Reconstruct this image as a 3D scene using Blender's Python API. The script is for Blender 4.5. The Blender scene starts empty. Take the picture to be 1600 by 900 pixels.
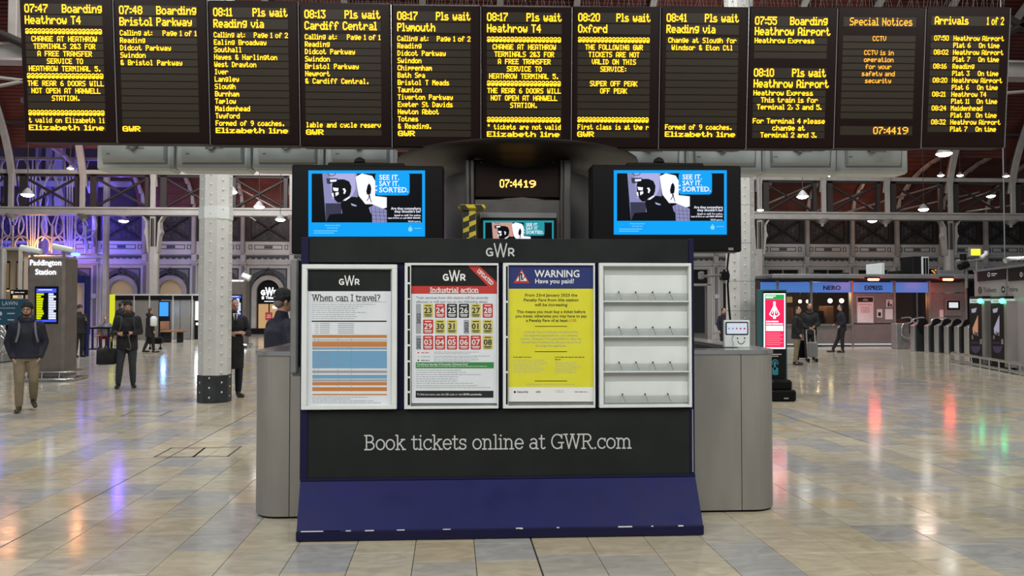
import bpy, math, random
from mathutils import Vector, Matrix
random.seed(7)
SC = bpy.context.scene
COL = SC.collection
PI = math.pi
# ---------------------------------------------------------------- camera, world, light, exposure
FPX, CZ = 1160.0, 1.72
YAW, PITCH = math.radians(3.0), math.atan(28/1160)
cam_data = bpy.data.cameras.new('camera')
cam_data.sensor_width = 36; cam_data.lens = 36*FPX/1600; cam_data.clip_end = 300; cam_data.clip_start = .05
cam = bpy.data.objects.new('camera', cam_data); COL.objects.link(cam)
cam.location = (0, 0, CZ); cam.rotation_euler = (PI/2+PITCH, 0, -YAW)
SC.camera = cam
SC.view_settings.view_transform = 'Standard'; SC.view_settings.look = 'None'
SC.view_settings.gamma = 1; SC.view_settings.use_curve_mapping = False
SC.view_settings.exposure = 0.0
world = bpy.data.worlds.new('night'); SC.world = world; world.use_nodes = True
world.node_tree.nodes['Background'].inputs[0].default_value = (.80, .86, 1.0, 1)
world.node_tree.nodes['Background'].inputs[1].default_value = .22

def area(name, loc, size, energy, col=(1, .97, .92), target=None, shape='SQUARE', sy=None, spread=None):
    l = bpy.data.lights.new(name, 'AREA'); l.energy = energy; l.color = col; l.size = size
    if sy: l.shape = 'RECTANGLE'; l.size_y = sy
    if spread: l.spread = spread
    o = bpy.data.objects.new(name, l); COL.objects.link(o); o.location = loc
    d = (Vector(target) - Vector(loc)) if target else Vector((0, 0, -1))
    o.rotation_euler = d.to_track_quat('-Z', 'Y').to_euler()
    return o
def point(name, loc, energy, col, r=.1):
    l = bpy.data.lights.new(name, 'POINT'); l.energy = energy; l.color = col; l.shadow_soft_size = r
    o = bpy.data.objects.new(name, l); COL.objects.link(o); o.location = loc; return o
# unseen fill lights added overhead and behind the camera, standing for roof lamps
area('roof_fill_light', (-3.5, -3.5, 8.5), 3.0, 400, (1, .96, .87), (0, 6, .9))
area('roof_fill_light', (4.5, -2.5, 8.5), 3.0, 320, (1, .97, .9), (1, 6.5, .9))
area('roof_fill_light', (-7, 1, 8), 3.0, 420, (1, .96, .9), (-7, 14, 1.2))
area('roof_fill_light', (8, 1, 8), 3.0, 400, (1, .96, .9), (8, 15, 1.2))
area('roof_fill_light', (0, 12, 13.5), 4.0, 1050, (1, .96, .9), (0, 13, 0))
area('roof_fill_light', (-11, 20, 14), 4.0, 1100, (1, .96, .93), (-11, 22, 0))
area('roof_fill_light', (11, 20, 14), 4.0, 1100, (1, .95, .9), (11, 22, 0))
area('roof_fill_light', (-12, 31, 12), 4.0, 1900, (.97, .97, 1), (-12, 44, 1))
area('roof_fill_light', (12, 29, 12), 4.0, 1200, (.97, .98, 1), (13, 44, 2))

def ray(px, py):
    f = Vector((math.sin(YAW)*math.cos(PITCH), math.cos(YAW)*math.cos(PITCH), math.sin(PITCH)))
    r = Vector((math.cos(YAW), -math.sin(YAW), 0)); u = r.cross(f)
    return f + r*((px-800)/FPX) + u*((450-py)/FPX)
def at(px, py, Y):                       # the point of the upright plane y = Y seen at that place of the photograph
    d = ray(px, py); return Vector((0, 0, CZ)) + d*(Y/d.y)
def G(px, py, z=0.0):                    # the point of the floor
    d = ray(px, py); return Vector((0, 0, CZ)) + d*((z-CZ)/d.z)
def ppm(px, Y): return (at(px+1, 450, Y)-at(px, 450, Y)).x

# ---------------------------------------------------------------- materials
MATS = {}
def mat(name, col=(.5, .5, .5), rough=.5, metal=0., emit=None, es=1., bump=0., bs=40., var=0., vs=6., spec=.5, stretch=None, coat=0, alpha=None, trans=0):
    if name in MATS: return MATS[name]
    m = bpy.data.materials.new(name); m.use_nodes = True; nt = m.node_tree; N = nt.nodes; L = nt.links
    p = N['Principled BSDF']; MATS[name] = m
    p.inputs['Base Color'].default_value = (*col, 1); p.inputs['Roughness'].default_value = rough
    p.inputs['Metallic'].default_value = metal; p.inputs['Specular IOR Level'].default_value = spec
    if coat: p.inputs['Coat Weight'].default_value = coat; p.inputs['Coat Roughness'].default_value = .08
    if trans: p.inputs['Transmission Weight'].default_value = trans
    if alpha is not None: p.inputs['Alpha'].default_value = alpha
    if emit:
        p.inputs['Emission Color'].default_value = (*emit, 1); p.inputs['Emission Strength'].default_value = es
    if bump or var:
        tc = N.new('ShaderNodeTexCoord'); mp = N.new('ShaderNodeMapping')
        if stretch: mp.inputs['Scale'].default_value = stretch
        L.new(tc.outputs['Object'], mp.inputs[0])
    if var:
        n = N.new('ShaderNodeTexNoise'); n.inputs['Scale'].default_value = vs; n.inputs['Detail'].default_value = 5
        L.new(mp.outputs[0], n.inputs['Vector'])
        r = N.new('ShaderNodeMapRange'); r.inputs[1].default_value = .3; r.inputs[2].default_value = .7
        r.inputs[3].default_value = 1-var; r.inputs[4].default_value = 1+var
        L.new(n.outputs[0], r.inputs[0])
        v = N.new('ShaderNodeVectorMath'); v.operation = 'SCALE'; v.inputs[0].default_value = col
        L.new(r.outputs[0], v.inputs['Scale']); L.new(v.outputs[0], p.inputs['Base Color'])
        rr = N.new('ShaderNodeMapRange'); rr.inputs[1].default_value = .3; rr.inputs[2].default_value = .7
        rr.inputs[3].default_value = max(rough*.8, .02); rr.inputs[4].default_value = min(rough*1.25, 1)
        L.new(n.outputs[0], rr.inputs[0]); L.new(rr.outputs[0], p.inputs['Roughness'])
    if bump:
        n2 = N.new('ShaderNodeTexNoise'); n2.inputs['Scale'].default_value = bs; n2.inputs['Detail'].default_value = 4
        L.new(mp.outputs[0], n2.inputs['Vector'])
        b = N.new('ShaderNodeBump'); b.inputs['Strength'].default_value = bump; b.inputs['Distance'].default_value = .01
        L.new(n2.outputs[0], b.inputs['Height']); L.new(b.outputs[0], p.inputs['Normal'])
    return m
def glow(name, col, s): return mat(name, (.004, .004, .004), .3, emit=col, es=s, spec=.12)
def stone():
    m = bpy.data.materials.new('polished limestone'); m.use_nodes = True; nt = m.node_tree; N = nt.nodes; L = nt.links
    p = N['Principled BSDF']
    a = N.new('ShaderNodeAttribute'); a.attribute_name = 'shade'
    cr = N.new('ShaderNodeValToRGB'); e = cr.color_ramp; e.interpolation = 'LINEAR'
    cols = [(0, (.40, .41, .405)), (.16, (.43, .43, .405)), (.3, (.48, .455, .375)), (.5, (.52, .475, .36)), (.68, (.545, .485, .34)), (.84, (.58, .545, .44)), (1, (.52, .435, .285))]
    e.elements[0].position = 0; e.elements[0].color = (*cols[0][1], 1); e.elements[1].position = 1; e.elements[1].color = (*cols[-1][1], 1)
    for q, c in cols[1:-1]:
        k = e.elements.new(q); k.color = (*c, 1)
    L.new(a.outputs['Fac'], cr.inputs[0])
    tc = N.new('ShaderNodeTexCoord'); mp = N.new('ShaderNodeMapping'); mp.inputs['Scale'].default_value = (1, 2.2, 1); mp.inputs['Rotation'].default_value = (0, 0, .4)
    L.new(tc.outputs['Object'], mp.inputs[0])
    n = N.new('ShaderNodeTexNoise'); n.inputs['Scale'].default_value = 3.5; n.inputs['Detail'].default_value = 9; n.inputs['Distortion'].default_value = 1.6
    L.new(mp.outputs[0], n.inputs['Vector'])
    r = N.new('ShaderNodeMapRange'); r.inputs[1].default_value = .3; r.inputs[2].default_value = .7; r.inputs[3].default_value = .84; r.inputs[4].default_value = 1.12
    L.new(n.outputs[0], r.inputs[0])
    v = N.new('ShaderNodeVectorMath'); v.operation = 'SCALE'; L.new(cr.outputs[0], v.inputs[0]); L.new(r.outputs[0], v.inputs['Scale'])
    L.new(v.outputs[0], p.inputs['Base Color'])
    r2 = N.new('ShaderNodeMapRange'); r2.inputs[1].default_value = .3; r2.inputs[2].default_value = .7; r2.inputs[3].default_value = .085; r2.inputs[4].default_value = .17
    L.new(n.outputs[0], r2.inputs[0]); L.new(r2.outputs[0], p.inputs['Roughness'])
    n2 = N.new('ShaderNodeTexNoise'); n2.inputs['Scale'].default_value = 7; n2.inputs['Detail'].default_value = 3
    L.new(tc.outputs['Object'], n2.inputs['Vector'])
    b = N.new('ShaderNodeBump'); b.inputs['Strength'].default_value = .06; b.inputs['Distance'].default_value = .01
    L.new(n2.outputs[0], b.inputs['Height']); L.new(b.outputs[0], p.inputs['Normal'])
    p.inputs['Specular IOR Level'].default_value = .6
    return m
M_STONE = stone()
M_GROUT = mat('dark floor grout', (.05, .045, .04), .8)
M_CREAM = mat('cream painted iron', (.31, .29, .265), .55, var=.12, vs=2, bump=.1)
M_COLW = mat('white painted riveted iron', (.62, .63, .61), .5, var=.07, vs=2.5, bump=.15, bs=25)
M_BLACKP = mat('black plinth paint', (.022, .026, .032), .4, var=.2)
M_DARKIRON = mat('dark brown iron', (.022, .016, .014), .6)
M_RED = mat('oxblood painted boarding', (.085, .022, .016), .45, var=.3, vs=1.2)
M_CHAR = mat('charcoal vinyl panel', (.016, .019, .019), .45, var=.12, vs=3, spec=.18)
M_NAVY = mat('navy blue painted steel', (.011, .014, .092), .45, var=.14, vs=5, spec=.16)
M_NAVYD = mat('dark navy steel', (.010, .010, .045), .45, spec=.2)
M_WHITE = mat('white enamel frame', (.72, .77, .76), .35, var=.04)
M_STEEL = mat('brushed stainless steel', (.37, .36, .335), .46, .7, var=.10, vs=3, stretch=(1, 1, .25), bump=.05, bs=120)
M_STEELB = mat('bright steel trim', (.62, .63, .62), .25, .9)
M_GREYP = mat('grey painted metal', (.19, .195, .195), .5, var=.08)
M_HOUS = mat('pale grey housing', (.50, .52, .50), .5, var=.05)
M_HOUS2 = mat('pale grey housing door', (.42, .44, .42), .5, var=.05)
M_BLACK = mat('black plastic', (.005, .005, .006), .4, spec=.15)
M_BLACKM = mat('matt black', (.009, .009, .009), .7, spec=.2)
M_BRONZE = mat('bronze brown cladding', (.19, .165, .148), .42, .35, var=.1)
M_DISP = mat('dark display housing', (.012, .006, .005), .5, spec=.12)
M_DGL = mat('display front glass', (.012, .006, .005), .3, spec=.10)
M_ROW = mat('led row window', (.030, .024, .016), .35, spec=.15)
M_AMBER = glow('amber led', (1, .50, .012), 2.6)
M_AMBER2 = glow('orange led', (1, .42, .03), 1.7)
M_AMBERW = glow('pale amber clock led', (1, .50, .08), 4)
M_WHITEP = mat('white paper', (.72, .77, .82), .45, var=.03)
M_PRINTW = mat('white print', (.8, .82, .82), .5)
M_PRINTK = mat('black print', (.012, .013, .015), .5)
M_PRINTG = mat('grey print', (.33, .36, .40), .5)
M_PRINTR = mat('red print', (.52, .035, .03), .5)
M_PRINTO = mat('orange print', (.55, .21, .05), .5)
M_PRINTB = mat('light blue print', (.16, .36, .58), .5)
M_PRINTY = mat('mustard print', (.62, .57, .17), .5)
M_PRINTGR = mat('green print', (.03, .25, .06), .5)
M_YEL = mat('yellow paper', (.72, .70, .035), .42, var=.03)
M_PNAVY = mat('navy print', (.02, .035, .16), .42)
M_SILVER = mat('silver lettering', (.55, .57, .57), .4)
M_GLASS = mat('clear glass', (.03, .035, .035), .03, alpha=.16, spec=.8)

# ---------------------------------------------------------------- letters
def _cap():
    FONT = "AOBCDEFGHIJKLMNPQRSTUVWXYZabcdefghijklmnopqrstuvwxyz0123456789.,:;'?!&()-£/*"
    tmp = {}
    for bold in (0, 1):
        for ch in list(FONT) + ['']:
            cu = bpy.data.curves.new('t', 'FONT'); cu.body = 'H'+ch+'H'; cu.size = 1; cu.resolution_u = 2; cu.offset = .016*bold
            o = bpy.data.objects.new('t', cu); COL.objects.link(o); tmp[(bold, ch, 1)] = o
            if ch:
                cu = bpy.data.curves.new('t', 'FONT'); cu.body = ch; cu.size = 1; cu.resolution_u = 2; cu.offset = .016*bold
                o = bpy.data.objects.new('t', cu); COL.objects.link(o); tmp[(bold, ch, 0)] = o
    dg = bpy.context.evaluated_depsgraph_get(); got = {}
    raw = {}
    for k, o in tmp.items():
        me = bpy.data.meshes.new_from_object(o.evaluated_get(dg))
        vs = [(v.co.x, v.co.y) for v in me.vertices]; fs = [tuple(p.vertices) for p in me.polygons]
        raw[k] = (vs, fs); bpy.data.meshes.remove(me)
    for o in tmp.values():
        c = o.data; bpy.data.objects.remove(o); bpy.data.curves.remove(c)
    for bold in (0, 1):
        w = lambda ch: max(v[0] for v in raw[(bold, ch, 1)][0])
        cap = max(v[1] for v in raw[(bold, 'H', 0)][0])
        base = w('')
        for ch in FONT:
            vs, fs = raw[(bold, ch, 0)]
            got[(bold, ch)] = ([(x/cap, y/cap) for x, y in vs], fs, (w(ch)-base)/cap)
        got[(bold, ' ')] = ([], [], .38)
    return got
GLY = _cap()
F57 = ("0000000000|00005F0000|0007000700|147F147F14|242A7F2A12|2313086462|3649552250|0005030000|001C224100|0041221C00|14083E0814|08083E0808|0050300000|0808080808|0060600000|2010080402|"
"3E4141413E|00427F4000|4261514946|2141454B31|1814127F10|2745454539|3C4A494930|0171090503|3649494936|064949291E|0024240000|0056360000|0814224100|1414141414|0041221408|0201510906|324979413E|"
"7E1111117E|7F49494936|3E41414122|7F4141221C|7F49494941|7F09090901|3E4149497A|7F0808087F|00417F4100|2040413F01|7F08142241|7F40404040|7F020C027F|7F0408107F|3E4141413E|7F09090906|3E4151215E|7F09192946|4649494931|01017F0101|3F4040403F|1F2040201F|3F4038403F|6314081463|0708700807|6151494543|"
"007F414100|0204081020|0041417F00|0402010204|4040404040|0001020400|2054545478|7F48444438|3844444420|384444487F|3854545418|087E090102|0C5252523E|7F08040478|00447D4000|2040443D00|7F10284400|00417F4000|7C04180478|7C08040478|3844444438|7C14141408|081414187C|7C08040408|4854545420|043F444020|3C4040207C|1C2040201C|3C4030403C|4428102844|0C5050503C|4464544C44").split('|')
def led_runs(s, prop=True):
    rows = [[] for _ in range(8)]; x = 0
    for ch in s:
        if ch == ' ': x += 4 if prop else 6; continue
        cols = [int(F57[ord(ch)-32][i:i+2], 16) for i in range(0, 10, 2)]
        if prop:
            while len(cols) > 1 and cols[-1] == 0: cols.pop()
            while len(cols) > 1 and cols[0] == 0: cols.pop(0)
        for r in range(8):
            c = 0
            while c < len(cols):
                if cols[c] >> r & 1:
                    c0 = c
                    while c < len(cols) and cols[c] >> r & 1: c += 1
                    rows[r].append((x+c0, x+c))
                else: c += 1
        x += len(cols)+1 if prop else 6
    return rows, x-1
def arc(cx, cy, rx, ry, a0, a1, n=10):
    return [(cx+rx*math.cos(math.radians(a0+(a1-a0)*i/n)), cy+ry*math.sin(math.radians(a0+(a1-a0)*i/n))) for i in range(n+1)]
def _sl():          # a monoline slab face: strokes in units of the cap height
    X = .70; D = {}
    def sf(x, y, w=.13): return [(x-w, y), (x+w, y)]
    D['o'] = (.66, [arc(.33, X/2, .27, X/2, 0, 360, 18)])
    D['c'] = (.60, [arc(.33, X/2, .27, X/2, 40, 320, 14), [(.535, .50), (.535, X)]])
    D['e'] = (.62, [arc(.32, X/2, .26, X/2, 0, 325, 16), [(.06, .36), (.58, .36)]])
    D['l'] = (.34, [[(.17, 0), (.17, 1), (.04, 1)], sf(.17, 0)])
    D['i'] = (.34, [[(.17, 0), (.17, X), (.04, X)], sf(.17, 0), [(.15, .93), (.20, .93)], [(.15, .96), (.20, .96)]])
    D['t'] = (.46, [[(.19, .95), (.19, .14)]+arc(.31, .14, .12, .14, 180, 340, 6), [(.03, X), (.40, X)]])
    D['n'] = (.74, [[(.16, 0), (.16, X), (.03, X)], arc(.36, .45, .20, .25, 180, 0, 8)+[(.56, 0)], sf(.16, 0), sf(.56, 0)])
    D['h'] = (.74, [[(.16, 0), (.16, 1), (.03, 1)], arc(.36, .45, .20, .25, 180, 0, 8)+[(.56, 0)], sf(.16, 0), sf(.56, 0)])
    D['m'] = (1.10, [[(.16, 0), (.16, X), (.03, X)], arc(.345, .45, .185, .25, 180, 0, 8)+[(.53, 0)], arc(.715, .45, .185, .25, 180, 0, 8)+[(.90, 0)], sf(.16, 0), sf(.53, 0, .11), sf(.90, 0)])
    D['r'] = (.52, [[(.16, 0), (.16, X), (.03, X)], arc(.34, .46, .18, .24, 180, 60, 6)+[(.46, .60)], sf(.17, 0, .14)])
    D['u'] = (.74, [[(.03, X), (.16, X), (.16, .25)]+arc(.36, .25, .20, .25, 180, 360, 8)[1:]+[(.56, .25)], [(.43, X), (.56, X), (.56, 0), (.69, 0)]])
    D['a'] = (.64, [arc(.30, .50, .20, .20, 150, 0, 7)+[(.50, .06), (.52, 0), (.62, 0)], arc(.28, .20, .22, .20, 0, 360, 12), [(.28, .40), (.50, .40)]])
    D['d'] = (.70, [[(.46, 1), (.58, 1), (.58, 0), (.69, 0)], arc(.32, X/2, .26, X/2, 0, 360, 16)])
    D['s'] = (.54, [arc(.27, .525, .19, .175, 40, 270, 9)+arc(.27, .175, .20, .175, 90, -140, 9), [(.45, .52), (.45, X)], [(.07, .18), (.07, 0)]])
    D['v'] = (.66, [[(.10, X), (.33, 0), (.56, X)], sf(.10, X, .10), sf(.56, X, .10)])
    D['k'] = (.70, [[(.16, 0), (.16, 1), (.03, 1)], [(.16, .28), (.54, X)], [(.30, .42), (.58, 0)], sf(.16, 0, .12), sf(.58, 0, .11), sf(.52, X, .12)])
    D['B'] = (.76, [[(.16, 0), (.16, 1)], [(.03, 1), (.36, 1)]+arc(.38, .76, .22, .24, 90, -90, 9)+[(.16, .52)], arc(.40, .26, .26, .26, 90, -90, 9)+[(.03, 0)]])
    D['G'] = (.86, [arc(.43, .5, .37, .5, 45, 315, 16), [(.72, .72), (.72, 1)], [(.50, .42), (.86, .42)], [(.72, .42), (.72, 0)]])
    D['W'] = (1.16, [[(.12, 1), (.34, 0), (.58, 1), (.82, 0), (1.04, 1)], sf(.12, 1), sf(.58, 1), sf(1.04, 1)])
    D['R'] = (.82, [[(.16, 0), (.16, 1)], [(.03, 1), (.40, 1)]+arc(.42, .75, .22, .25, 90, -90, 9)+[(.16, .5)], [(.40, .5), (.64, .06), (.68, 0), (.80, 0)], sf(.16, 0)])
    D['.'] = (.24, [[(.09, .04), (.15, .04)], [(.09, 0.0), (.15, 0.0)]])
    D['?'] = (.56, [arc(.27, .76, .20, .24, 160, -60, 9)+[(.27, .44), (.27, .28)], [(.24, .03), (.30, .03)], [(.24, 0.0), (.30, .0)]])
    D['I'] = (.36, [[(.18, 0), (.18, 1)], sf(.18, 0, .15), sf(.18, 1, .15)])
    D['U'] = (.84, [[(.16, 1), (.16, .3)]+arc(.42, .3, .26, .3, 180, 360, 8)+[(.68, 1)], sf(.16, 1), sf(.68, 1)])
    D['P'] = (.74, [[(.16, 0), (.16, 1)], [(.03, 1), (.38, 1)]+arc(.40, .73, .25, .27, 90, -90, 9)+[(.16, .46)], sf(.18, 0, .15)])
    D['D'] = (.82, [[(.16, 0), (.16, 1)], [(.03, 1), (.34, 1)]+arc(.34, .5, .38, .5, 90, -90, 12)+[(.03, 0)]])
    D['A'] = (.84, [[(.14, 0), (.42, 1), (.70, 0)], [(.24, .36), (.60, .36)], sf(.14, 0), sf(.70, 0)])
    D['T'] = (.74, [[(.37, 0), (.37, 1)], [(.05, .78), (.05, 1), (.69, 1), (.69, .78)], sf(.37, 0, .15)])
    D['E'] = (.70, [[(.16, 0), (.16, 1)], [(.03, 1), (.60, 1), (.60, .78)], [(.16, .52), (.46, .52)], [(.03, 0), (.64, 0), (.64, .24)]])
    D[' '] = (.36, [])
    return D
SLAB = _sl()

# ---------------------------------------------------------------- mesh builder
WM = {}
class B:
    def __init__(s, mats):
        s.v = []; s.f = []; s.mi = []; s.sm = []; s.mats = mats if isinstance(mats, (list, tuple)) else [mats]
        s.T = None; s.map = None; s.sh = []; s.k = 0
    def mx(s, m):
        if m not in s.mats: s.mats = list(s.mats)+[m]
        return list(s.mats).index(m)
    def add(s, vs, fs, m=0, sm=False):
        if not isinstance(m, int): m = s.mx(m)
        n = len(s.v)
        if s.T is not None: vs = [s.T @ Vector(p) for p in vs]
        s.v += [tuple(p) for p in vs]; s.f += [tuple(i+n for i in f) for f in fs]
        s.mi += [m]*len(fs); s.sm += [sm]*len(fs)
    def convex(s, vs, fs, m=0, sm=False):
        c = sum((Vector(p) for p in vs), Vector())/len(vs); out = []
        for f in fs:
            a, b, d = (Vector(vs[f[0]]), Vector(vs[f[1]]), Vector(vs[f[2]]))
            n = (b-a).cross(d-a); out.append(f if n.dot(a-c) >= 0 else tuple(reversed(f)))
        s.add(vs, out, m, sm)
    def box(s, x0, x1, y0, y1, z0, z1, m=0, c=0.):
        if x0 > x1: x0, x1 = x1, x0
        if y0 > y1: y0, y1 = y1, y0
        if z0 > z1: z0, z1 = z1, z0
        c = min(c, (x1-x0)*.45, (y1-y0)*.45, (z1-z0)*.45)
        if c <= 0:
            vs = [(x, y, z) for z in (z0, z1) for y in (y0, y1) for x in (x0, x1)]
            s.add(vs, [(0, 2, 3, 1), (4, 5, 7, 6), (0, 1, 5, 4), (2, 6, 7, 3), (0, 4, 6, 2), (1, 3, 7, 5)], m); return s
        L = ((x0, x1), (y0, y1), (z0, z1)); vs = []; ix = {}
        for i in (0, 1):
            for j in (0, 1):
                for k in (0, 1):
                    q = (i, j, k)
                    for a in range(3):
                        p = [L[b][q[b]] + (0 if a == b else (c if q[b] == 0 else -c)) for b in range(3)]
                        ix[(q, a)] = len(vs); vs.append(tuple(p))
        fs = []
        for a in range(3):
            b, d = [t for t in range(3) if t != a]
            for sgn in (0, 1):
                r = []
                for (u, w) in ((0, 0), (1, 0), (1, 1), (0, 1)):
                    q = [0]*3; q[a] = sgn; q[b] = u; q[d] = w; r.append(ix[(tuple(q), a)])
                fs.append(tuple(r))
            for u in (0, 1):
                for w in (0, 1):
                    q0 = [0]*3; q0[b] = u; q0[d] = w; q1 = list(q0); q1[a] = 1; q0 = tuple(q0); q1 = tuple(q1)
                    fs.append((ix[(q0, b)], ix[(q1, b)], ix[(q1, d)], ix[(q0, d)]))
        for i in (0, 1):
            for j in (0, 1):
                for k in (0, 1): fs.append(tuple(ix[((i, j, k), a)] for a in range(3)))
        s.convex(vs, fs, m); return s
    def tube(s, pts, r, n=8, m=0, caps=True, closed=False):
        pts = [Vector(p) for p in pts]; rr = r if isinstance(r, (list, tuple)) else [r]*len(pts)
        vs = []; fs = []; K = len(pts); up = None
        for i, p in enumerate(pts):
            if closed: t = pts[(i+1) % K]-pts[i-1]
            else: t = pts[min(i+1, K-1)]-pts[max(i-1, 0)]
            if t.length < 1e-9: t = Vector((0, 0, 1))
            t.normalize()
            if up is None:
                up = Vector((0, 0, 1)) if abs(t.z) < .9 else Vector((1, 0, 0))
            a = up.cross(t)
            if a.length < 1e-6: a = Vector((1, 0, 0)).cross(t)
            a.normalize(); b = t.cross(a); up = b
            for k in range(n):
                g = 2*PI*k/n; vs.append(p+(a*math.cos(g)+b*math.sin(g))*rr[i])
        for i in range(K if closed else K-1):
            for k in range(n):
                j = (i+1) % K
                fs.append((i*n+k, i*n+(k+1) % n, j*n+(k+1) % n, j*n+k))
        s.add(vs, fs, m, True)
        if caps and not closed:
            s.add(vs[:n], [tuple(reversed(range(n)))], m); s.add(vs[-n:], [tuple(range(n))], m)
        return s
    def cyl(s, p0, p1, r0, r1=None, n=12, m=0, caps=True): return s.tube([p0, p1], [r0, r0 if r1 is None else r1], n, m, caps)
    def lathe(s, cx, cy, prof, n=16, m=0, sm=True, rot=0.):
        vs = []; fs = []
        for r, z in prof:
            for k in range(n): vs.append((cx+r*math.cos(rot+2*PI*k/n), cy+r*math.sin(rot+2*PI*k/n), z))
        for i in range(len(prof)-1):
            for k in range(n): fs.append((i*n+k, i*n+(k+1) % n, (i+1)*n+(k+1) % n, (i+1)*n+k))
        s.add(vs, fs, m, sm)
        s.add(vs[:n], [tuple(reversed(range(n)))], m); s.add(vs[-n:], [tuple(range(n))], m); return s
    def ball(s, c, r, m=0, n=12, h=8, rot=None):
        if not isinstance(r, (tuple, list)): r = (r, r, r)
        vs = []; R = rot or Matrix.Identity(3); c = Vector(c)
        for i in range(1, h):
            t = PI*i/h
            for k in range(n): vs.append(c+R@Vector((r[0]*math.sin(t)*math.cos(2*PI*k/n), r[1]*math.sin(t)*math.sin(2*PI*k/n), r[2]*math.cos(t))))
        vs.append(c+R@Vector((0, 0, r[2]))); vs.append(c-R@Vector((0, 0, r[2]))); fs = []
        for i in range(h-2):
            for k in range(n): fs.append((i*n+k, (i+1)*n+k, (i+1)*n+(k+1) % n, i*n+(k+1) % n))
        for k in range(n):
            fs.append((len(vs)-2, k, (k+1) % n)); fs.append((len(vs)-1, (h-2)*n+(k+1) % n, (h-2)*n+k))
        s.add(vs, fs, m, True); return s
    def loft(s, rings, n=20, m=0):          # rings of (centre, rx, ry) or (centre, rx, ry, power) stacked in z, closed ends
        vs = []; fs = []
        for q in rings:
            c, rx, ry = q[:3]; pw = q[3] if len(q) > 3 else 1.
            for k in range(n):
                g = 2*PI*k/n; ca, sa = math.cos(g), math.sin(g)
                vs.append((c[0]+rx*math.copysign(abs(ca)**pw, ca), c[1]+ry*math.copysign(abs(sa)**pw, sa), c[2]))
        K = len(rings)
        for i in range(K-1):
            for k in range(n): fs.append((i*n+k, i*n+(k+1) % n, (i+1)*n+(k+1) % n, (i+1)*n+k))
        fs.append(tuple(reversed(range(n)))); fs.append(tuple(range((K-1)*n, K*n)))
        s.add(vs, fs, m, True); return s
    def prism(s, poly, fn, m=0, sm=False):  # poly: 2d outline, fn(u, v, side) gives the 3d point of the near (0) and far (1) side
        n = len(poly); vs = [fn(u, v, 0) for u, v in poly]+[fn(u, v, 1) for u, v in poly]
        fs = [tuple(range(n)), tuple(range(2*n-1, n-1, -1))]+[(i, i+n, (i+1) % n+n, (i+1) % n) for i in range(n)]
        s.add(vs, fs, m, sm); return s
    # flat print drawn on a surface: u to the right, v down, l lifts it off the surface in metres
    def poly(s, pts, m=0, l=.001): s.add([s.map(u, v, l) for u, v in pts], [tuple(reversed(range(len(pts))))], m); return s
    def rect(s, u0, v0, u1, v1, m=0, l=.001): return s.poly([(u0, v0), (u1, v0), (u1, v1), (u0, v1)], m, l)
    def rrect(s, u0, v0, u1, v1, r, m=0, l=.001):
        p = []
        for cx, cy, a in ((u1-r, v0+r, -90), (u1-r, v1-r, 0), (u0+r, v1-r, 90), (u0+r, v0+r, 180)): p += arc(cx, cy, r, r, a, a+90, 4)
        return s.poly(p, m, l)
    def line(s, pts, w, m=0, l=.0015):
        for (a, b) in zip(pts[:-1], pts[1:]):
            dx, dy = b[0]-a[0], b[1]-a[1]; d = math.hypot(dx, dy)
            if d < 1e-9: continue
            dx, dy = dx/d*w/2, dy/d*w/2; e = .5; s.k = (s.k+1) % 60; l_ = l+s.k*1.5e-5
            s.poly([(a[0]-dx*e-dy, a[1]-dy*e+dx), (a[0]-dx*e+dy, a[1]-dy*e-dx), (b[0]+dx*e+dy, b[1]+dy*e-dx), (b[0]+dx*e-dy, b[1]+dy*e+dx)], m, l_)
        return s
    def _uv(s, u, v, rot): return (lambda a, b: (u+a*math.cos(rot)+b*math.sin(rot), v+a*math.sin(rot)-b*math.cos(rot)))
    def text(s, t, u, v, h, m=0, l=.002, bold=0, align='l', w=None, rot=0.):
        tot = sum(GLY[(bold, c)][2] for c in t); k = h if w is None else w/tot
        x = 0 if align == 'l' else (-tot*k/2 if align == 'c' else -tot*k)
        tr = s._uv(u, v, rot); vs = []; fs = []
        for c in t:
            g, gf, adv = GLY[(bold, c)]; n = len(vs)
            vs += [s.map(*tr(x+a*k, b*h), l) for a, b in g]; fs += [tuple(i+n for i in f) for f in gf]; x += adv*k
        s.add(vs, fs, m); return s
    def slab(s, t, u, v, h, wt, m=0, l=.002, align='l', w=None, rot=0.):
        tot = sum(SLAB[c][0] for c in t); k = h if w is None else w/tot
        x = 0 if align == 'l' else (-tot*k/2 if align == 'c' else -tot*k); tr = s._uv(u, v, rot)
        for c in t:
            for st in SLAB[c][1]: s.line([tr(x+a*k, b*h) for a, b in st], wt, m, l)
            x += SLAB[c][0]*k
        return s
    def led(s, t, u0, u1, v0, v1, m=0, l=.002, align='l', prop=True, fat=.18, maxw=None):
        rows, n = led_runs(t, prop); dv = (v1-v0)/7; du = (u1-u0)/n if maxw is None else maxw
        x = u0 if align == 'l' else (u0+u1)/2-n*du/2 if align == 'c' else u1-n*du
        for r in range(8):
            for a, b in rows[r]: s.rect(x+(a-fat/2)*du, v0+(r-fat/4)*dv, x+(b+fat/2)*du, v0+(r+1+fat/4)*dv, m, l)
        return s
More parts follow.
